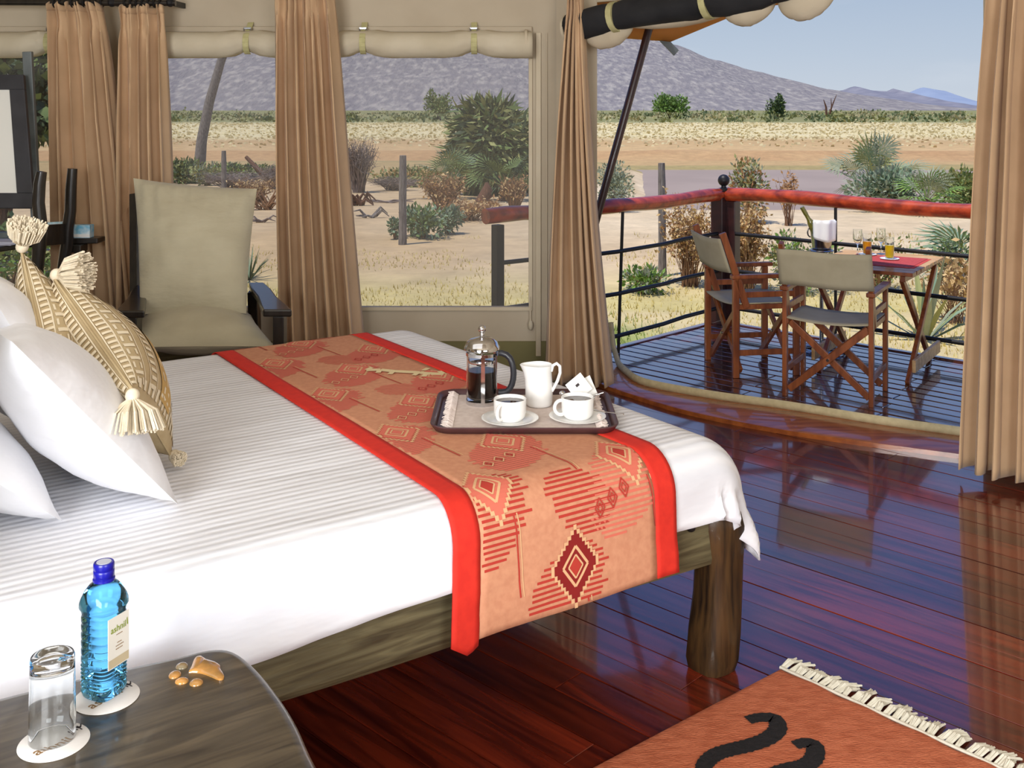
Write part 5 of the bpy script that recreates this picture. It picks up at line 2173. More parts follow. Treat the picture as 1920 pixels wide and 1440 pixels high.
nl = len(ring)
prof_ = [(0.012, -0.05), (0.0, -0.043), (-0.004, -0.028), (0.002, -0.01), (0.012, -0.002), (0.024, 0.0)]
vs = []
for d, z in prof_:
    vs += [W(*inset(p, d), ZN + z) for p in ring]
fs = []
for i in range(len(prof_) - 1):
    for k_ in range(nl):
        k2 = (k_ + 1) % nl
        fs.append((i * nl + k_, i * nl + k2, (i + 1) * nl + k2, (i + 1) * nl + k_))
fs.append(tuple(range(nl - 1, -1, -1)))
fs.append(tuple((len(prof_) - 1) * nl + k_ for k_ in range(nl)))
mb = MB()
mb.add(vs, fs)
mb.build('tabletop', 'table_wood', nst, smooth=True)
for u, v in ((0.55, 1.78), (0.55, 1.15), (-0.1, 1.85), (-0.1, 1.15)):
    mb = MB()
    mb.tube([W(u, v, 0), W(u + 0.005, v, 0.3), W(u, v, ZN - 0.045)], [0.04, 0.035, 0.045], 10)
    mb.build('leg', 'leg_wood', nst, smooth=True)


def tz(px, py, z=ZN):
    """point of the table top under a picture point"""
    Y = (EYE - z) * FPX / (py - HZ)
    return Vector(((px - 960) / FPX * Y, Y, z))


# paw of polished stones let into the top
for px, py, rx, ry, m_ in ((341, 1250, 0.011, 0.009, 'resin_grey'), (328, 1266, 0.011, 0.010, 'resin_amber'), (341, 1278, 0.012, 0.008, 'resin_amber'), (368, 1281, 0.012, 0.009, 'resin_amber')):
    p = tz(px, py)
    mb = MB()
    mb.sphere(p, 1.0, 14, 8, sc=(rx, ry * 1.3, 0.006))
    mb.build('stone_inlay', m_, nst, smooth=True)
mb = MB()
pad = [(354, 1262), (360, 1250), (366, 1236), (376, 1232), (386, 1238), (402, 1243), (412, 1250), (413, 1257), (418, 1265), (420, 1273), (411, 1276), (396, 1270), (376, 1263)]
pp = curve_pts([tz(a, b) for a, b in pad + pad[:1]], 3)[:-1]
pc = sum(pp, Vector()) / len(pp)
n_ = len(pp)
vs = [p + Vector((0, 0, -0.004)) for p in pp] + [p + Vector((0, 0, 0.003)) for p in pp] + [pc + (p - pc) * 0.72 + Vector((0, 0, 0.006)) for p in pp]
fs = [tuple(2 * n_ + k_ for k_ in range(n_))][::1]
for i in range(2):
    for k_ in range(n_):
        k2 = (k_ + 1) % n_
        fs.append((i * n_ + k_, i * n_ + k2, (i + 1) * n_ + k2, (i + 1) * n_ + k_))
mb.add(vs, [f[::-1] for f in fs])
mb.build('stone_inlay', 'resin_amber', nst, smooth=True)


# coasters with lettering, bottle, tumbler
def coaster(label, p, rz):
    t = thing('coaster', label, 'coaster', p, 0, 'paper coasters on the bedside table')
    mb = MB()
    mb.lathe([(0.0, 0.0), (0.0525, 0.0), (0.0535, 0.0008), (0.0525, 0.0016), (0.0, 0.0016)], 48, o=p)
    dc_ = mb.build('disc', 'card_white', t, smooth=True)
    ex, ey = Vector((math.cos(rz), math.sin(rz), 0)), Vector((-math.sin(rz), math.cos(rz), 0))
    o = Vector(p) + Vector((0, 0, 0.0019))
    mb = MB()
    put_text(mb, 'ashnil', 0.028, o - ex * 0.006 - ey * 0.004, ex, ey, 0, bold=0.0006)
    mb.build('lettering', 'ink_brown', dc_)
    # little dark leopard mark right of the word
    mb = MB()
    c = o + ex * 0.040 + ey * 0.004

    def blob(x, y, rx, ry, rot=0.0):
        n = 10
        v_ = []
        for i in range(n):
            a = 6.283 * i / n
            qx, qy = rx * math.cos(a), ry * math.sin(a)
            v_.append(c + ex * (x + qx * math.cos(rot) - qy * math.sin(rot)) + ey * (y + qx * math.sin(rot) + qy * math.cos(rot)))
        mb.add(v_, [tuple(range(n))])
    for a in ((-0.003, 0.006, 0.003, 0.0045), (0.002, 0.002, 0.0035, 0.006, .5), (0.005, -0.004, 0.0035, 0.003), (-0.001, -0.006, 0.0013, 0.004),
              (0.004, -0.010, 0.0013, 0.004), (-0.006, 0.011, 0.0016, 0.0014), (0.000, 0.012, 0.0016, 0.0014), (0.010, -0.001, 0.0012, 0.006, -.6)):
        blob(*a)
    mb.build('printed_mark', 'ink_dark', dc_)
    return t


cp1 = tz(200, 1308)
cp2 = tz(101, 1392)
coaster('round white coaster under the blue water bottle', cp1, R(57))
coaster('round white coaster with brown lettering under the upturned glass', cp2, R(57))

bz = ZN + 0.0017
bc = Vector((tz(190, 1308).x, tz(193, 1301).y, bz))
BR = R(-24)
bt = thing('water_bottle', 'blue plastic water bottle with dark blue cap on a coaster', 'bottle', bc, BR)


def sqr(t_, z):
    zz_ = z
    k_ = 1.0
    if zz_ < 0.15:
        k_ = 1.0
    elif zz_ < 0.175:
        k_ = 1 - (zz_ - 0.15) / 0.025
    else:
        k_ = 0.0
    t2 = t_ - BR
    n_ = 4.5
    se = (abs(math.cos(t2)) ** n_ + abs(math.sin(t2)) ** n_) ** (-1 / n_)
    return 1 + (se - 1) * k_ * 0.9


pr = [(0.0, 0.004), (0.02, 0.002), (0.026, 0.0), (0.0285, 0.003), (0.0305, 0.010)]
z = 0.016
while z < 0.058:
    pr += [(0.0314, z), (0.0296, z + 0.003)]
    z += 0.0065
while z < 0.142:
    pr += [(0.0309, z), (0.0309, z + 0.008), (0.0298, z + 0.0105)]
    z += 0.0135
pr += [(0.031, 0.146), (0.0345, 0.152), (0.0358, 0.16), (0.035, 0.168), (0.031, 0.178), (0.024, 0.187), (0.0165, 0.192), (0.0145, 0.195), (0.0145, 0.205), (0.0, 0.205)]
mb = MB()
mb.lathe(pr, 64, o=bc, fn=sqr)
mb.build('bottle_body', 'bottle_blue', bt, smooth=True)
mb = MB()
mb.lathe([(0.0155, 0.193), (0.0182, 0.1935), (0.0182, 0.197), (0.0165, 0.198), (0.0165, 0.2), (0.0172, 0.2005), (0.0172, 0.211), (0.0163, 0.212), (0.0172, 0.213), (0.0172, 0.222), (0.0158, 0.2245), (0.0125, 0.2245), (0.012, 0.2238), (0.0, 0.2238)], 32, o=bc)
cap_ = mb.build('cap', 'cap_blue', bt, smooth=True)
mb = MB()
mb.lathe([(0.0, 0.2249), (0.0122, 0.2249), (0.0122, 0.224), (0.0, 0.224)], 24, o=bc)
mb.build('cap_disc', 'cap_grey', cap_)
# label on the right hand face
lx = Vector((math.cos(BR), math.sin(BR), 0))
ly = Vector((-math.sin(BR), math.cos(BR), 0))
up = Vector((0, 0, 1))
lo_ = bc + lx * 0.0328


def lab(mb, x0, x1, z0, z1, d, mi=0):
    mb.add([lo_ + lx * d + ly * x0 + up * z0, lo_ + lx * d + ly * x1 + up * z0, lo_ + lx * d + ly * x1 + up * z1, lo_ + lx * d + ly * x0 + up * z1], [(0, 1, 2, 3)], mi)


mb = MB()
mb.box(lo_ + up * 0.0975, (0.0012, 0.047, 0.085), rz=BR)
lb_ = mb.build('label_sheet', 'label_cream', bt)
mb = MB()
lab(mb, -0.0225, 0.0225, 0.0565, 0.071, 0.0009)
mb.build('label_band', 'label_tan', lb_)
mb = MB()
put_text(mb, 'ashnil', 0.0155, lo_ + lx * 0.001 + up * 0.119 - ly * 0.001, ly, up, 0, bold=0.0004)
mb.add([lo_ + lx * 0.001 + ly * a + up * b for a, b in ((0.0185, 0.116), (0.021, 0.116), (0.0195, 0.129), (0.0175, 0.127))], [(0, 1, 2, 3)])
mb.build('lettering', 'label_green', lb_)
mb = MB()
for i, (a, b) in enumerate(((-0.004, 0.005), (-0.007, 0.010), (-0.007, 0.007))):
    zq = 0.094 - i * 0.0052
    x = a
    while x < b:
        w_ = 0.0016 + 0.0008 * ((i + int(x * 3000)) % 3)
        lab(mb, x, x + w_, zq, zq + 0.0016, 0.001)
        x += w_ + 0.0006
lab(mb, -0.006, 0.008, 0.108, 0.1092, 0.001)
mb.build('small_print', 'ink_brown', lb_)

# upturned tumbler
gp = Vector((tz(93, 1392).x, tz(93, 1385).y, ZN + 0.0018))
gl = thing('drinking_glass', 'clear drinking glass standing upside down on the lettered coaster', 'glass', gp)
mb = MB()
H_ = 0.131
mb.lathe([(0.0345, 0.0), (0.0355, 0.0008), (0.035, 0.03), (0.0335, H_ - 0.014), (0.0335, H_ - 0.004), (0.032, H_), (0.026, H_), (0.022, H_ - 0.003), (0.0, H_ - 0.004)], 48, o=gp)
mb.lathe([(0.0, H_ - 0.017), (0.02, H_ - 0.0175), (0.029, H_ - 0.021), (0.0315, H_ - 0.03), (0.0332, 0.03), (0.0335, 0.0)], 48, o=gp)
# close the rim
n0 = len(mb.v)
k_ = 48
base_o = 0
inner = 9 * 48
mb.f.append(tuple(range(0)) if False else (0, 1, 2))
mb.f.pop()
last_in = inner + 5 * 48
for q in range(48):
    q2 = (q + 1) % 48
    mb.f.append((q, last_in + q, last_in + q2, q2))
    mb.m.append(0)
# remove the cap faces lathe() added on the open rims
keep = [i for i, f in enumerate(mb.f) if len(f) <= 4]
mb.f = [mb.f[i] for i in keep]
mb.m = [mb.m[i] for i in keep]
mb.build('tumbler', 'glass', gl, smooth=True)

# ================================================================== RUG
c0 = Vector((0.765, 3.005, 0))
e1 = Vector((0.67, -0.742, 0)).normalized()
e2 = Vector((-0.785, -0.62, 0)).normalized()
RWD, RLN = 0.72, 1.3
rug = thing('rug', 'orange woven rug with black hook motifs and cream fringe on floor', 'rug', c0)
mb = MB()


def rugp(a, b, z):
    return c0 + e1 * a + e2 * b + Vector((0, 0, z))


def rugf(a, b):
    x, y = RWD * a, RLN * b
    z = 0.012 + 0.0015 * fbm(x * 14, y * 14, 2)
    if a < 1e-6 or a > 1 - 1e-6 or b < 1e-6 or b > 1 - 1e-6:
        z = 0.002
    return rugp(x, y + 0.004 * math.sin(x * 40), z)


mb.grid(rugf, 60, 100, flip=True)
mb.build('woven_field', 'rug_orange', rug, smooth=True)
mb = MB()


def gnd(px, py, z=0.0):
    Y = (EYE - z) * FPX / (py - HZ)
    return Vector(((px - 960) / FPX * Y, Y, z))


def hook(pts, wd):
    cp = curve_pts([gnd(*p, 0.0135) for p in pts], 6)
    L_, R_ = [], []
    for i, p in enumerate(cp):
        a = cp[max(0, i - 1)]
        b = cp[min(len(cp) - 1, i + 1)]
        d = (b - a).normalized()
        sd = Vector((-d.y, d.x, 0))
        w_ = wd * (0.8 + 0.35 * math.sin(math.pi * i / (len(cp) - 1))) * (1 + 0.08 * math.sin(i * 2.7))
        L_.append(p + sd * w_ + Vector((0, 0, 0.0012)))
        R_.append(p - sd * w_ + Vector((0, 0, 0.0012)))
    n = len(cp)
    fs = [(i, i + 1, n + i + 1, n + i) for i in range(n - 1)]
    fs = [f[::-1] for f in fs]
    mb.add(L_ + R_, fs)


hook([(1402, 1351), (1424, 1346), (1452, 1348), (1458, 1368), (1438, 1386), (1405, 1398), (1372, 1406), (1345, 1414), (1326, 1428), (1318, 1445), (1318, 1475)], 0.0215)
hook([(1490, 1398), (1512, 1393), (1528, 1400), (1526, 1422), (1508, 1436), (1478, 1442), (1448, 1452), (1425, 1475)], 0.0205)
mb.build('motif', 'rug_black', rug)
mb = MB()
mb.tube([rugp(x, 0.0, 0.008) for x in [RWD * i / 30 for i in range(31)]], 0.005, 6)
r_ = random.Random(12)
out_ = -e2
i = 0
x = 0.0
while x < RWD:
    k_ = r_.uniform(-0.5, 0.5)
    ln = r_.uniform(0.06, 0.09)
    for q in range(9):
        a = x + r_.uniform(0, 0.015)
        s = rugp(a, 0, 0.007)
        m_ = s + out_ * ln * 0.5 + e1 * (k_ * 0.012 + r_.uniform(-.004, .004)) + Vector((0, 0, r_.uniform(0.004, 0.010)))
        e = s + out_ * ln * r_.uniform(0.85, 1.08) + e1 * (k_ * 0.03 + r_.uniform(-.009, .009)) + Vector((0, 0, -0.003))
        mb.tube([s, m_, e], [0.003, 0.0044, 0.003], 4)
    x += 0.024
mb.build('fringe', 'fringe', rug, kind='stuff')

# ================================================================== ARMCHAIR
AY = 5.15
ac = thing('armchair', 'dark wooden armchair with khaki cushions by the wide window', 'armchair', (-1.55, 5.1, 0))
xl, xr = at(238, 590, 4.85).x, at(512, 590, 4.85).x
# arms: flat paddles widening to the front
for (xa, xb, ya, yb, z0, z1) in ((at(262, 545, 5.45).x, at(247, 595, 4.82).x, 5.5, 4.8, 0.665, 0.665), (at(472, 550, 5.4).x, at(523, 590, 4.78).x, 5.5, 4.75, 0.68, 0.68)):
    mb = MB()
    a, b = Vector((xa, ya, z0)), Vector((xb, yb, z1))
    sd = Vector((1, 0, 0))
    vs = []
    for f, w_ in ((0, 0.04), (0.25, 0.05), (0.55, 0.047), (0.85, 0.062), (1.0, 0.066)):
        p = a.lerp(b, f)
        for dz in (-0.017, 0.017):
            vs += [p - sd * w_ + Vector((0, 0, dz)), p + sd * w_ + Vector((0, 0, dz))]
    fs = [(0, 1, 3, 2), (16, 18, 19, 17)]
    for i in range(4):
        o_ = i * 4
        fs += [(o_, o_ + 4, o_ + 5, o_ + 1), (o_ + 2, o_ + 3, o_ + 7, o_ + 6), (o_, o_ + 2, o_ + 6, o_ + 4), (o_ + 1, o_ + 5, o_ + 7, o_ + 3)]
    mb.add(vs, fs)
    mb.build('armrest', 'dark_wood', ac, bevel=0.008)
    for p, q in ((b + Vector((0, 0.05, -0.017)), Vector((b.x, b.y + 0.05, 0))), (a + Vector((0, -0.06, -0.017)), Vector((a.x, a.y + 0.02, 0)))):
        mb = MB()
        mb.bar(p, q, 0.05, 0.075, side=(0, 1, 0))
        mb.build('leg', 'dark_wood', ac, bevel=0.005)
mb = MB()
mb.sphere((at(247, 610, 4.79).x, 4.785, 0.615), 0.012, 10, 8)
mb.build('knob', 'pale_sunlit_wood', ac, smooth=True)
mb = MB()
mb.box((-1.55, 4.86, 0.34), (0.72, 0.045, 0.13))
mb.build('seat_rail', 'bed_wood', ac, bevel=0.005)
mb = MB()
mb.box((-1.55, 5.45, 0.3), (0.62, 0.04, 0.1))
mb.build('seat_rail', 'bed_wood', ac, bevel=0.005)
for x0, x1 in ((at(252, 382, 5.72).x, at(258, 590, 5.45).x), (at(448, 400, 5.72).x, at(446, 590, 5.45).x)):
    mb = MB()
    mb.bar((x1, 5.42, 0.3), (x0, 5.72, 1.14), 0.045, 0.035, side=(0, 1, 0.3))
    mb.build('back_post', 'dark_wood', ac, bevel=0.004)
for i in range(4):
    f = 0.2 + 0.2 * i
    mb = MB()
    mb.bar((-1.95, 5.42 + 0.3 * f, 0.3 + 0.84 * f), (-1.42, 5.42 + 0.3 * f, 0.3 + 0.84 * f), 0.02, 0.06, side=(0, 0.3, 0.84))
    mb.build('back_slat', 'dark_wood', ac)


def chair_cushion(name, c, thick, seed, n=28, pinch=0.03, wr=0.014):
    mid, side, nrm = pillow_pts(c, thick, n, pinch=pinch, wr=wr, seed=seed)

    def gath(f, sg):
        def g(a, b):
            p = f(a, b)
            # gathers along the top edge
            k_ = math.exp(-(1 - b) / 0.16)
            return p + nrm * (sg * 0.011 * k_ * math.sin(a * 46 + seed) * min(1, (1 - b) * 12))
        return g
    mb = MB()
    mb.grid(gath(side(1), 1), 56, n)
    mb.grid(gath(side(-1), -1), 56, n, flip=True)
    mb.build(name, 'khaki_fabric', ac, smooth=True)


chair_cushion('back_cushion', [at(262, 590, 5.12), at(462, 588, 5.12), at(482, 354, 5.48), at(250, 334, 5.48)], 0.25, 3, pinch=0.035)
chair_cushion('seat_cushion', [at(240, 652, 4.82), at(518, 650, 4.82), at(470, 590, 5.3), at(268, 585, 5.3)], 0.2, 8, pinch=0.05)

# ================================================================== DESK CORNER
dsk = thing('writing_desk', 'dark wooden writing desk by the left window', 'desk', (-2.9, 5.6, 0))
ZK = 0.9
mb = MB()
mb.add([], [])
vs = []
for z in (ZK - 0.03, ZK):
    vs += [(-3.5, 5.3, z), (-2.62, 5.36, z), (-2.55, 5.55, z), (-2.42, 5.70, z), (-2.25, 5.72, z), (-2.25, 5.83, z), (-3.5, 5.83, z)]
fs = [tuple(range(6, -1, -1)), tuple(range(7, 14))] + [(i, (i + 1) % 7, 7 + (i + 1) % 7, 7 + i) for i in range(7)]
mb.add(vs, fs)
mb.build('desktop', 'dark_wood', dsk, bevel=0.006)
for x, y in ((-3.4, 5.42), (-2.7, 5.45), (-2.36, 5.76), (-3.4, 5.76)):
    mb = MB()
    mb.bar((x, y, 0), (x, y, ZK - 0.03), 0.05, 0.05, side=(1, 0, 0))
    mb.build('leg', 'dark_wood', dsk, bevel=0.004)
mb = MB()
mb.box((-2.36, 5.7, ZK - 0.05), (0.09, 0.1, 0.04))
mb.build('bracket', 'dark_wood', dsk, bevel=0.004)

# tall backed desk chair, seen from its side
wc = thing('desk_chair', 'tall dark wooden chair with two curved posts at the desk', 'chair', (-2.45, 5.4, 0))
PL = [(5.2, 70, 505), (5.2, 74, 460), (5.2, 76, 420), (5.2, 72, 380), (5.2, 74, 345), (5.2, 78, 322)]
PR_ = [(5.62, 118, 500), (5.62, 126, 455), (5.62, 127, 430), (5.62, 132, 395), (5.62, 133, 355), (5.62, 136, 316)]
for P in (PL, PR_):
    mb = MB()
    pts = [at(x, y, Y) for Y, x, y in P]
    bot = Vector((pts[0].x + 0.03, pts[0].y, 0.0))
    pts = [bot, bot.lerp(pts[0], 0.5)] + pts
    mb.tube(pts, [0.022, 0.024, 0.029, 0.033, 0.032, 0.03, 0.029, 0.025], 10)
    mb.build('back_post', 'dark_wood', wc, smooth=True)
mb = MB()
zc = 0.985
a, b = at(76, 445, 5.2), at(126, 438, 5.62)
for i in range(6):
    f0, f1 = i / 6, (i + 1) / 6
    q = lambda f: a.lerp(b, f) + Vector((-0.05 * math.sin(math.pi * f), 0, 0))
    mb.bar(q(f0), q(f1), 0.022, 0.105, side=(0, 0, 1))
mb.build('back_rail', 'dark_wood', wc)
mb = MB()
mb.box((-2.56, 5.42, 0.45), (0.44, 0.46, 0.04))
mb.build('seat', 'dark_wood', wc, bevel=0.008)
for x, y in ((-2.75, 5.22), (-2.75, 5.62)):
    mb = MB()
    mb.bar((x, y, 0), (x, y, 0.43), 0.04, 0.04, side=(1, 0, 0))
    mb.build('leg', 'dark_wood', wc, bevel=0.004)

# brochures on the desk
bx = at(156, 442, 5.75)
t = thing('brochure_box', 'small blue and white printed box on the right end of desk', 'box', (bx.x, 5.75, ZK))
mb = MB()
mb.box((bx.x - 0.02, 5.75, ZK + 0.036), (0.135, 0.06, 0.07))
mb.build('box_body', 'print_blue', t, bevel=0.002)
mb = MB()
mb.box((bx.x - 0.02, 5.719, ZK + 0.014), (0.135, 0.002, 0.016))
mb.build('white_band', 'paper_white', t)
bx = at(105, 442, 5.75)
t = thing('booklet', 'open pale booklet with printed pictures behind the chair rail', 'booklet', (bx.x, 5.75, ZK))
mb = MB()
mb.box((bx.x, 5.74, ZK + 0.045), (0.14, 0.01, 0.085), ax=(Vector((1, 0, 0.06)).normalized(), Vector((0, 0.9, -0.42)).normalized(), Vector((0, 0.42, 0.9)).normalized()))
mb.build('pages', 'print_white', t)
px_ = at(14, 452, 5.5)
t = thing('paper_sheets', 'lilac grey sheets of paper on the left of the desk', 'papers', (px_.x, 5.5, ZK))
for i in range(3):
    mb = MB()
    mb.box((px_.x - 0.03 + 0.012 * i, 5.5 - 0.006 * i, ZK + 0.003 + 0.006 * i), (0.22, 0.15, 0.004), rz=R(-12 + 5 * i))
    mb.build('sheet', 'paper_lilac', t)

# mirror on its stand
mr = thing('desk_mirror', 'dark framed mirror with pale painted reflection tilted on the desk', 'mirror', (-2.7, 5.5, ZK))
br_, tr_ = at(66, 391, 5.42), at(46, 141, 5.6)
bl_, tl_ = br_ + Vector((-0.62, 0.02, 0)), tr_ + Vector((-0.6, 0.02, 0))
nm = ((br_ - bl_).cross(tl_ - bl_)).normalized()
if nm.y > 0:
    nm = -nm


def mq(a, b, d=0.0):
    return bl_.lerp(br_, a).lerp(tl_.lerp(tr_, a), b) + nm * d


mb = MB()
fa, fb = 0.15, 0.10
bt_, tp_ = 0.11, 0.115


def slab(a0, a1, b0, b1, d0, d1):
    v_ = [mq(a, b, d) for d in (d0, d1) for a, b in ((a0, b0), (a1, b0), (a1, b1), (a0, b1))]
    mb.add(v_, [(3, 2, 1, 0), (4, 5, 6, 7), (0, 1, 5, 4), (1, 2, 6, 5), (2, 3, 7, 6), (3, 0, 4, 7)])


slab(0, 1, 0, bt_, -0.012, 0.016)
slab(0, 1, 1 - tp_, 1, -0.012, 0.016)
slab(0, 0.13, bt_, 1 - tp_, -0.012, 0.016)
slab(1 - 0.135, 1, bt_, 1 - tp_, -0.012, 0.016)
mb.build('frame', 'frame_charcoal', mr, bevel=0.003)
mb = MB()
slab(0.1, 0.9, bt_ - 0.02, 1 - tp_ + 0.02, -0.006, 0.006)
mb.build('mirror_glass', 'mirror_glass', mr)
mb = MB()
mb.bar(at(70, 445, 5.68), at(52, 97, 5.68), 0.05, 0.03, side=(0, 1, 0))
mb.build('stand_post', 'steel_grey', mr, bevel=0.004)
mb = MB()
mb.bar(at(-150, 445, 5.68), at(-140, 97, 5.68), 0.05, 0.03, side=(0, 1, 0))
mb.build('stand_post', 'steel_grey', mr, bevel=0.004)
mb = MB()
mb.bar(at(70, 440, 5.68), at(-150, 440, 5.68), 0.05, 0.03, side=(0, 0, 1))
mb.build('stand_base', 'steel_grey', mr)

# ================================================================== DECK FURNITURE


def director_chair(name, label):
    o = thing(name, label, 'chair', (0, 0, 0), 0, 'director chairs on the deck')
    hx, hy = 0.236, 0.195
    wd = 'chair_red_wood'
    for sx in (-1, 1):
        x = sx * hx
        mb = MB()
        mb.bar((x, hy, 0), (x, hy, 0.595), 0.026, 0.04, side=(0, 1, 0))
        mb.build('leg', wd, o, bevel=0.004)
        mb = MB()
        mb.bar((x, -hy, 0), (x, -hy, 0.595), 0.026, 0.04, side=(0, 1, 0))
        mb.build('leg', wd, o, bevel=0.004)
        mb = MB()
        mb.bar((x, hy + 0.05, 0.61), (x, -hy - 0.03, 0.61), 0.048, 0.026, side=(0, 0, 1))
        mb.build('armrest', wd, o, bevel=0.006)
        mb = MB()
        mb.bar((x, hy, 0.5), (x, -hy, 0.5), 0.02, 0.035)
        mb.build('side_rail', wd, o, bevel=0.003)
        mb = MB()
        mb.bar((x, hy, 0.15), (x, -hy, 0.15), 0.02, 0.035)
        mb.build('side_rail', wd, o, bevel=0.003)
        mb = MB()
        mb.bar((x * 0.97, hy + 0.005, 0.425), (x * 0.97, -hy - 0.01, 0.425), 0.026, 0.03)
        mb.build('seat_bar', wd, o, bevel=0.003)
        mb = MB()
        mb.bar((x, -hy + 0.07, 0.42), (x, -hy - 0.085, 0.875), 0.026, 0.042, side=(0, 1, 0.3))
        mb.build('back_post', wd, o, bevel=0.004)
    for y, sg in ((hy - 0.028, 1), (-hy + 0.028, 1)):
        for k_, s_ in enumerate((1, -1)):
            mb = MB()
            d = 0.012 * (1 if k_ else -1)
            mb.bar((-s_ * (hx - 0.018), y + d, 0.035), (s_ * (hx - 0.018), y + d, 0.415), 0.02, 0.038, side=(0, 0, 1))
            cb_ = mb.build('cross_brace', wd, o, bevel=0.003)
        mb = MB()
        mb.tube([(0, y - 0.03, 0.225), (0, y + 0.03, 0.225)], 0.008, 8)
        mb.build('bolt', 'bucket_steel', cb_, smooth=True)
    mb = MB()
    mb.grid(lambda a, b: Vector((-hx + 2 * hx * a, -hy - 0.015 + (2 * hy + 0.03) * b, 0.447 - 0.02 * math.sin(math.pi * a) ** 0.8)), 16, 6)
    mb.build('seat', 'chair_canvas', o, smooth=True, solid=0.006)

    def bk(a, b):
        x = (a - 0.5) * 2 * (hx + 0.02)
        z = 0.635 + 0.205 * b
        y = -hy - 0.02 - (z - 0.62) * 0.33 + 0.0
        y -= 0.03 * math.sin(math.pi * a) ** 0.7 + 0.014
        return Vector((x, y, z + 0.004 * math.sin(a * 7)))
    mb = MB()
    mb.grid(bk, 20, 6)
    mb.build('backrest', 'chair_canvas', o, smooth=True, solid=0.007)
    return o


DZ = -0.02
ch = director_chair('director_chair', 'wooden director chair nearest the door, its canvas back to the camera')
ch.location = (1.85, 6.02, DZ)
ch.rotation_euler = (0, 0, R(-30))
dup(ch, (1.50, 6.62, DZ), R(-80), 'wooden director chair left of the table, seen from the side', 'director chairs on the deck')

# folding table
ZF = 0.645
q0, qd, qw = Vector((2.33, 6.13, 0)), Vector((0.56, 0.83, 0)).normalized(), Vector((-0.84, 0.54, 0)).normalized()
tb = thing('folding_table', 'slatted wooden folding table laid for breakfast on the deck', 'table', q0 + qd * 0.4 + qw * 0.3 + Vector((0, 0, DZ)))
TD, TWD = 0.86, 0.64
ns = 8
for i in range(ns):
    a = (i + 0.5) / ns * TD
    mb = MB()
    mb.bar(q0 + qd * a + Vector((0, 0, ZF - 0.011)), q0 + qd * a + qw * TWD + Vector((0, 0, ZF - 0.011)), TD / ns - 0.007, 0.022, side=(0, 0, 1))
    mb.build('slat', 'pale_sunlit_wood' if i > 2 else 'chair_red_wood', tb, bevel=0.003)  # far slats paler: sun on that half of the top painted in
for w_ in (0.06, TWD - 0.06):
    mb = MB()
    mb.bar(q0 + qd * 0.02 + qw * w_ + Vector((0, 0, ZF - 0.042)), q0 + qd * (TD - 0.02) + qw * w_ + Vector((0, 0, ZF - 0.042)), 0.03, 0.035)
    mb.build('apron', 'chair_red_wood', tb, bevel=0.003)
    for s0, s1 in ((0.08, TD - 0.06), (TD - 0.08, 0.06)):
        mb = MB()
        d = 0.018 if s0 < s1 else -0.018
        mb.bar(q0 + qd * s0 + qw * (w_ + d) + Vector((0, 0, ZF - 0.05)), q0 + qd * s1 + qw * (w_ + d) + Vector((0, 0, DZ)), 0.026, 0.04)
        mb.build('leg', 'chair_red_wood', tb, bevel=0.004)
for w_ in (0.02, TWD - 0.02):
    mb = MB()
    mb.bar(q0 + qd * 0.12 + qw * w_ + Vector((0, 0, 0.075)), q0 + qd * (TD - 0.08) + qw * w_ + Vector((0, 0, 0.075)), 0.022, 0.075)
    mb.build('stretcher', 'pale_sunlit_wood', tb, bevel=0.004)  # sun on the bars put into their paler colour

# things on the table
ZF2 = ZF + 0.001


def tq(a, w_):
    return q0 + qd * a + qw * w_ + Vector((0, 0, ZF2))


t = thing('placemat', 'red woven placemat under the juice glasses', 'placemat', tq(0.42, 0.24))
mb = MB()
pm = [tq(0.2, 0.06), tq(0.66, 0.06), tq(0.66, 0.5), tq(0.2, 0.5)]
mb.add([p for p in pm] + [p + Vector((0, 0, 0.003)) for p in pm], [(0, 1, 2, 3)[::-1], (4, 5, 6, 7), (0, 1, 5, 4), (1, 2, 6, 5), (2, 3, 7, 6), (3, 0, 4, 7)])
mb.build('mat', 'placemat_red', t)
mb = MB()
r_ = random.Random(2)
for i in range(40):
    a = 0.2 + 0.46 * i / 40
    p = tq(a, 0.06)
    mb.tube([p, p - qw * 0.022 + qd * r_.uniform(-.004, .004)], 0.002, 3)
mb.build('fringe', 'placemat_red', t, kind='stuff')


def juice(label, px, py, m_):
    Y = (EYE - ZF2 - 0.003) * FPX / (py - HZ)
    p = Vector((gpos(px, Y), Y, ZF2 + 0.003))
    dsh = thing('saucer', 'small white saucer under the ' + ('orange' if m_ == 'juice_orange' else 'yellow') + ' juice glass', 'saucer', p)
    mb = MB()
    mb.lathe([(0.0, 0.002), (0.035, 0.0), (0.06, 0.006), (0.058, 0.008), (0.034, 0.003), (0.0, 0.004)], 24, o=p)
    mb.build('dish', 'porcelain', dsh, smooth=True)
    p = p + Vector((0, 0, 0.0042))
    o = thing('juice_glass', label, 'glass', p)
    mb = MB()
    mb.lathe([(0.0, 0.0), (0.024, 0.0), (0.026, 0.004), (0.029, 0.135), (0.0275, 0.135), (0.0245, 0.008), (0.0, 0.007)], 24, o=p)
    mb.build('tumbler', 'clear_glass', o, smooth=True)
    mb = MB()
    mb.lathe([(0.0, 0.0085), (0.0243, 0.0085), (0.0266, 0.085), (0.0, 0.0855)], 20, o=p)
    mb.build('juice', m_, o, smooth=True)


juice('tall glass of orange juice nearer the director chair', 1626, 478, 'juice_orange')
juice('tall glass of yellow juice right of the orange one', 1668, 486, 'juice_yellow')


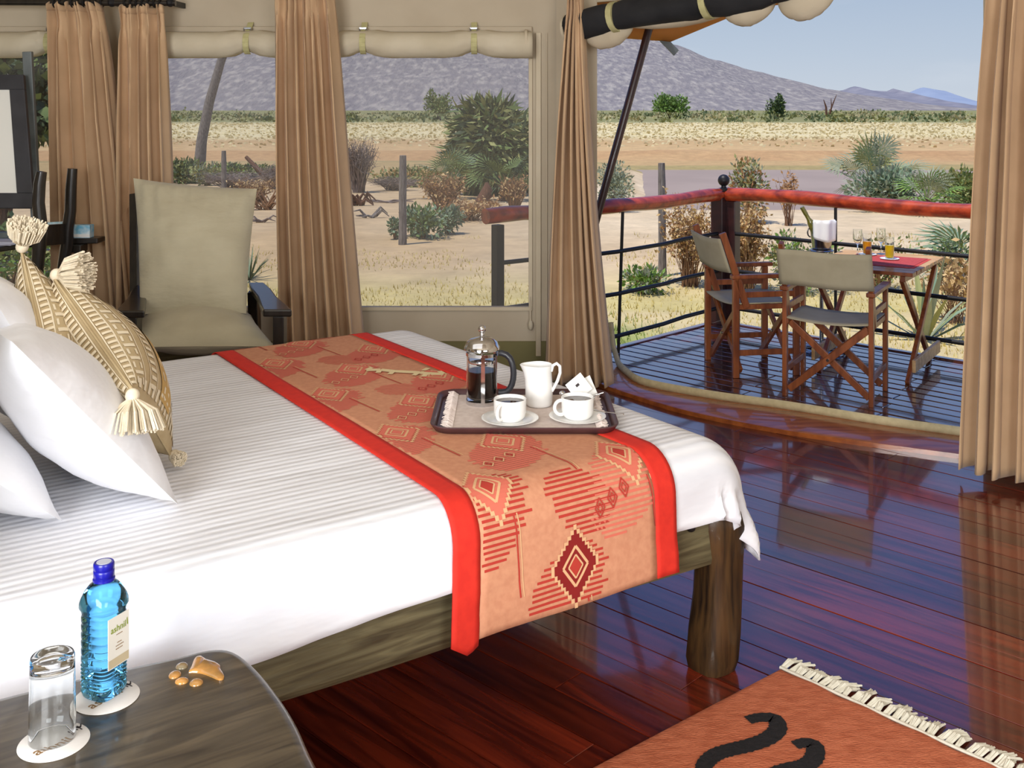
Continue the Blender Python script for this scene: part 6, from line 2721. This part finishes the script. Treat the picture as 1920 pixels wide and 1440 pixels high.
def stem_glass(label, px, py):
    Y = (EYE - ZF2 - 0.003) * FPX / (py - HZ)
    p = Vector((gpos(px, Y), Y, ZF2 + 0.003))
    o = thing('wine_glass', label, 'glass', p)
    mb = MB()
    mb.lathe([(0.0, 0.0), (0.03, 0.0), (0.03, 0.002), (0.006, 0.006), (0.004, 0.02), (0.004, 0.07), (0.02, 0.085), (0.03, 0.11), (0.028, 0.17), (0.0265, 0.17), (0.028, 0.11), (0.018, 0.088), (0.0, 0.078)], 20, o=p)
    mb.build('stemware', 'clear_glass', o, smooth=True)


stem_glass('clear empty wine glass left of the orange juice', 1608, 479)
stem_glass('clear empty wine glass behind the yellow juice', 1652, 476)

# wine cooler on its stand
bx_, by_ = 2.075, 7.06
ws = thing('wine_cooler_stand', 'steel wine cooler stand with round openwork foot behind the chairs', 'stand', (bx_, by_, DZ))
mb = MB()
mb.tube([(bx_, by_, DZ + 0.02), (bx_, by_, 0.646)], 0.014, 10)
mb.build('pole', 'bucket_steel', ws, smooth=True)
mb = MB()
for rr__ in (0.15, 0.105, 0.06):
    mb.tube([(bx_ + rr__ * math.cos(a), by_ + rr__ * math.sin(a), DZ + 0.012) for a in [k * math.pi / 12 for k in range(25)]], 0.008, 6)
for k_ in range(8):
    a = k_ * math.pi / 4
    mb.tube([(bx_, by_, DZ + 0.03), (bx_ + 0.15 * math.cos(a), by_ + 0.15 * math.sin(a), DZ + 0.014)], 0.007, 6)
mb.build('foot', 'bucket_steel', ws, smooth=True)
mb = MB()
mb.tube([(bx_ + 0.075 * math.cos(a), by_ + 0.075 * math.sin(a), 0.70) for a in [k * math.pi / 10 for k in range(21)]], 0.006, 6)
mb.tube([(bx_ - 0.075, by_, 0.70), (bx_, by_, 0.685), (bx_ + 0.075, by_, 0.70)], 0.005, 6)
rg_ = mb.build('ring', 'bucket_steel', ws, smooth=True)
rg_.location.z -= 0.045
wb = thing('wine_cooler', 'steel wine cooler bucket held on the stand', 'bucket', (bx_, by_, 0.695))
mb = MB()
mb.lathe([(0.0, 0.692), (0.055, 0.692), (0.06, 0.70), (0.078, 0.875), (0.084, 0.885), (0.08, 0.887), (0.075, 0.875), (0.058, 0.705), (0.0, 0.702)], 28, o=(bx_, by_, 0))
mb.build('bucket', 'bucket_steel', wb, smooth=True)
for s_ in (-1, 1):
    mb = MB()
    mb.tube([(bx_ + s_ * (0.074 + 0.02 * math.sin(a)), by_, 0.82 - 0.03 * math.cos(a)) for a in [k * math.pi / 8 for k in range(9)]], 0.005, 6)
    mb.build('handle', 'bucket_steel', wb, smooth=True)
wn = thing('wine_bottle', 'olive green wine bottle slanting out of the cooler', 'bottle', (bx_, by_, 0.72))
mb = MB()
ax_ = Vector((-0.5, 0.0, 0.87)).normalized()
b0 = Vector((bx_ + 0.018, by_, 0.728))
mb.tube([b0, b0 + ax_ * 0.13, b0 + ax_ * 0.18, b0 + ax_ * 0.21, b0 + ax_ * 0.3], [0.032, 0.032, 0.024, 0.014, 0.013], 14)
mb.build('glass_body', 'bottle_green', wn, smooth=True)
mb = MB()
mb.tube([b0 + ax_ * 0.245, b0 + ax_ * 0.303], [0.0148, 0.015], 14)
mb.build('foil', 'bottle_green', wn, smooth=True)
nk = MB()


def nap(a, b):
    th_ = -2.5 + 2.3 * a
    if b < 0.4:
        r = 0.03 + 0.062 * (b / 0.4)
        z = 0.897 + 0.012 * (b / 0.4)
    else:
        r = 0.092 + 0.006 * math.sin(a * 17) - 0.008 * (b - 0.4)
        z = 0.905 - 0.135 * (b - 0.4) / 0.6 * (0.85 + 0.2 * math.sin(a * 3))
    return Vector((bx_ + r * math.cos(th_), by_ + r * math.sin(th_), z))


nk.grid(nap, 24, 14)
o = nk.build('napkin', 'napkin_white', smooth=True, loc=(bx_, by_, 0.9), solid=0.003)
tag(o, 'white napkin folded over the rim of the wine cooler', 'napkin')
for q in (wb, wn, o):
    q.location.z -= 0.045
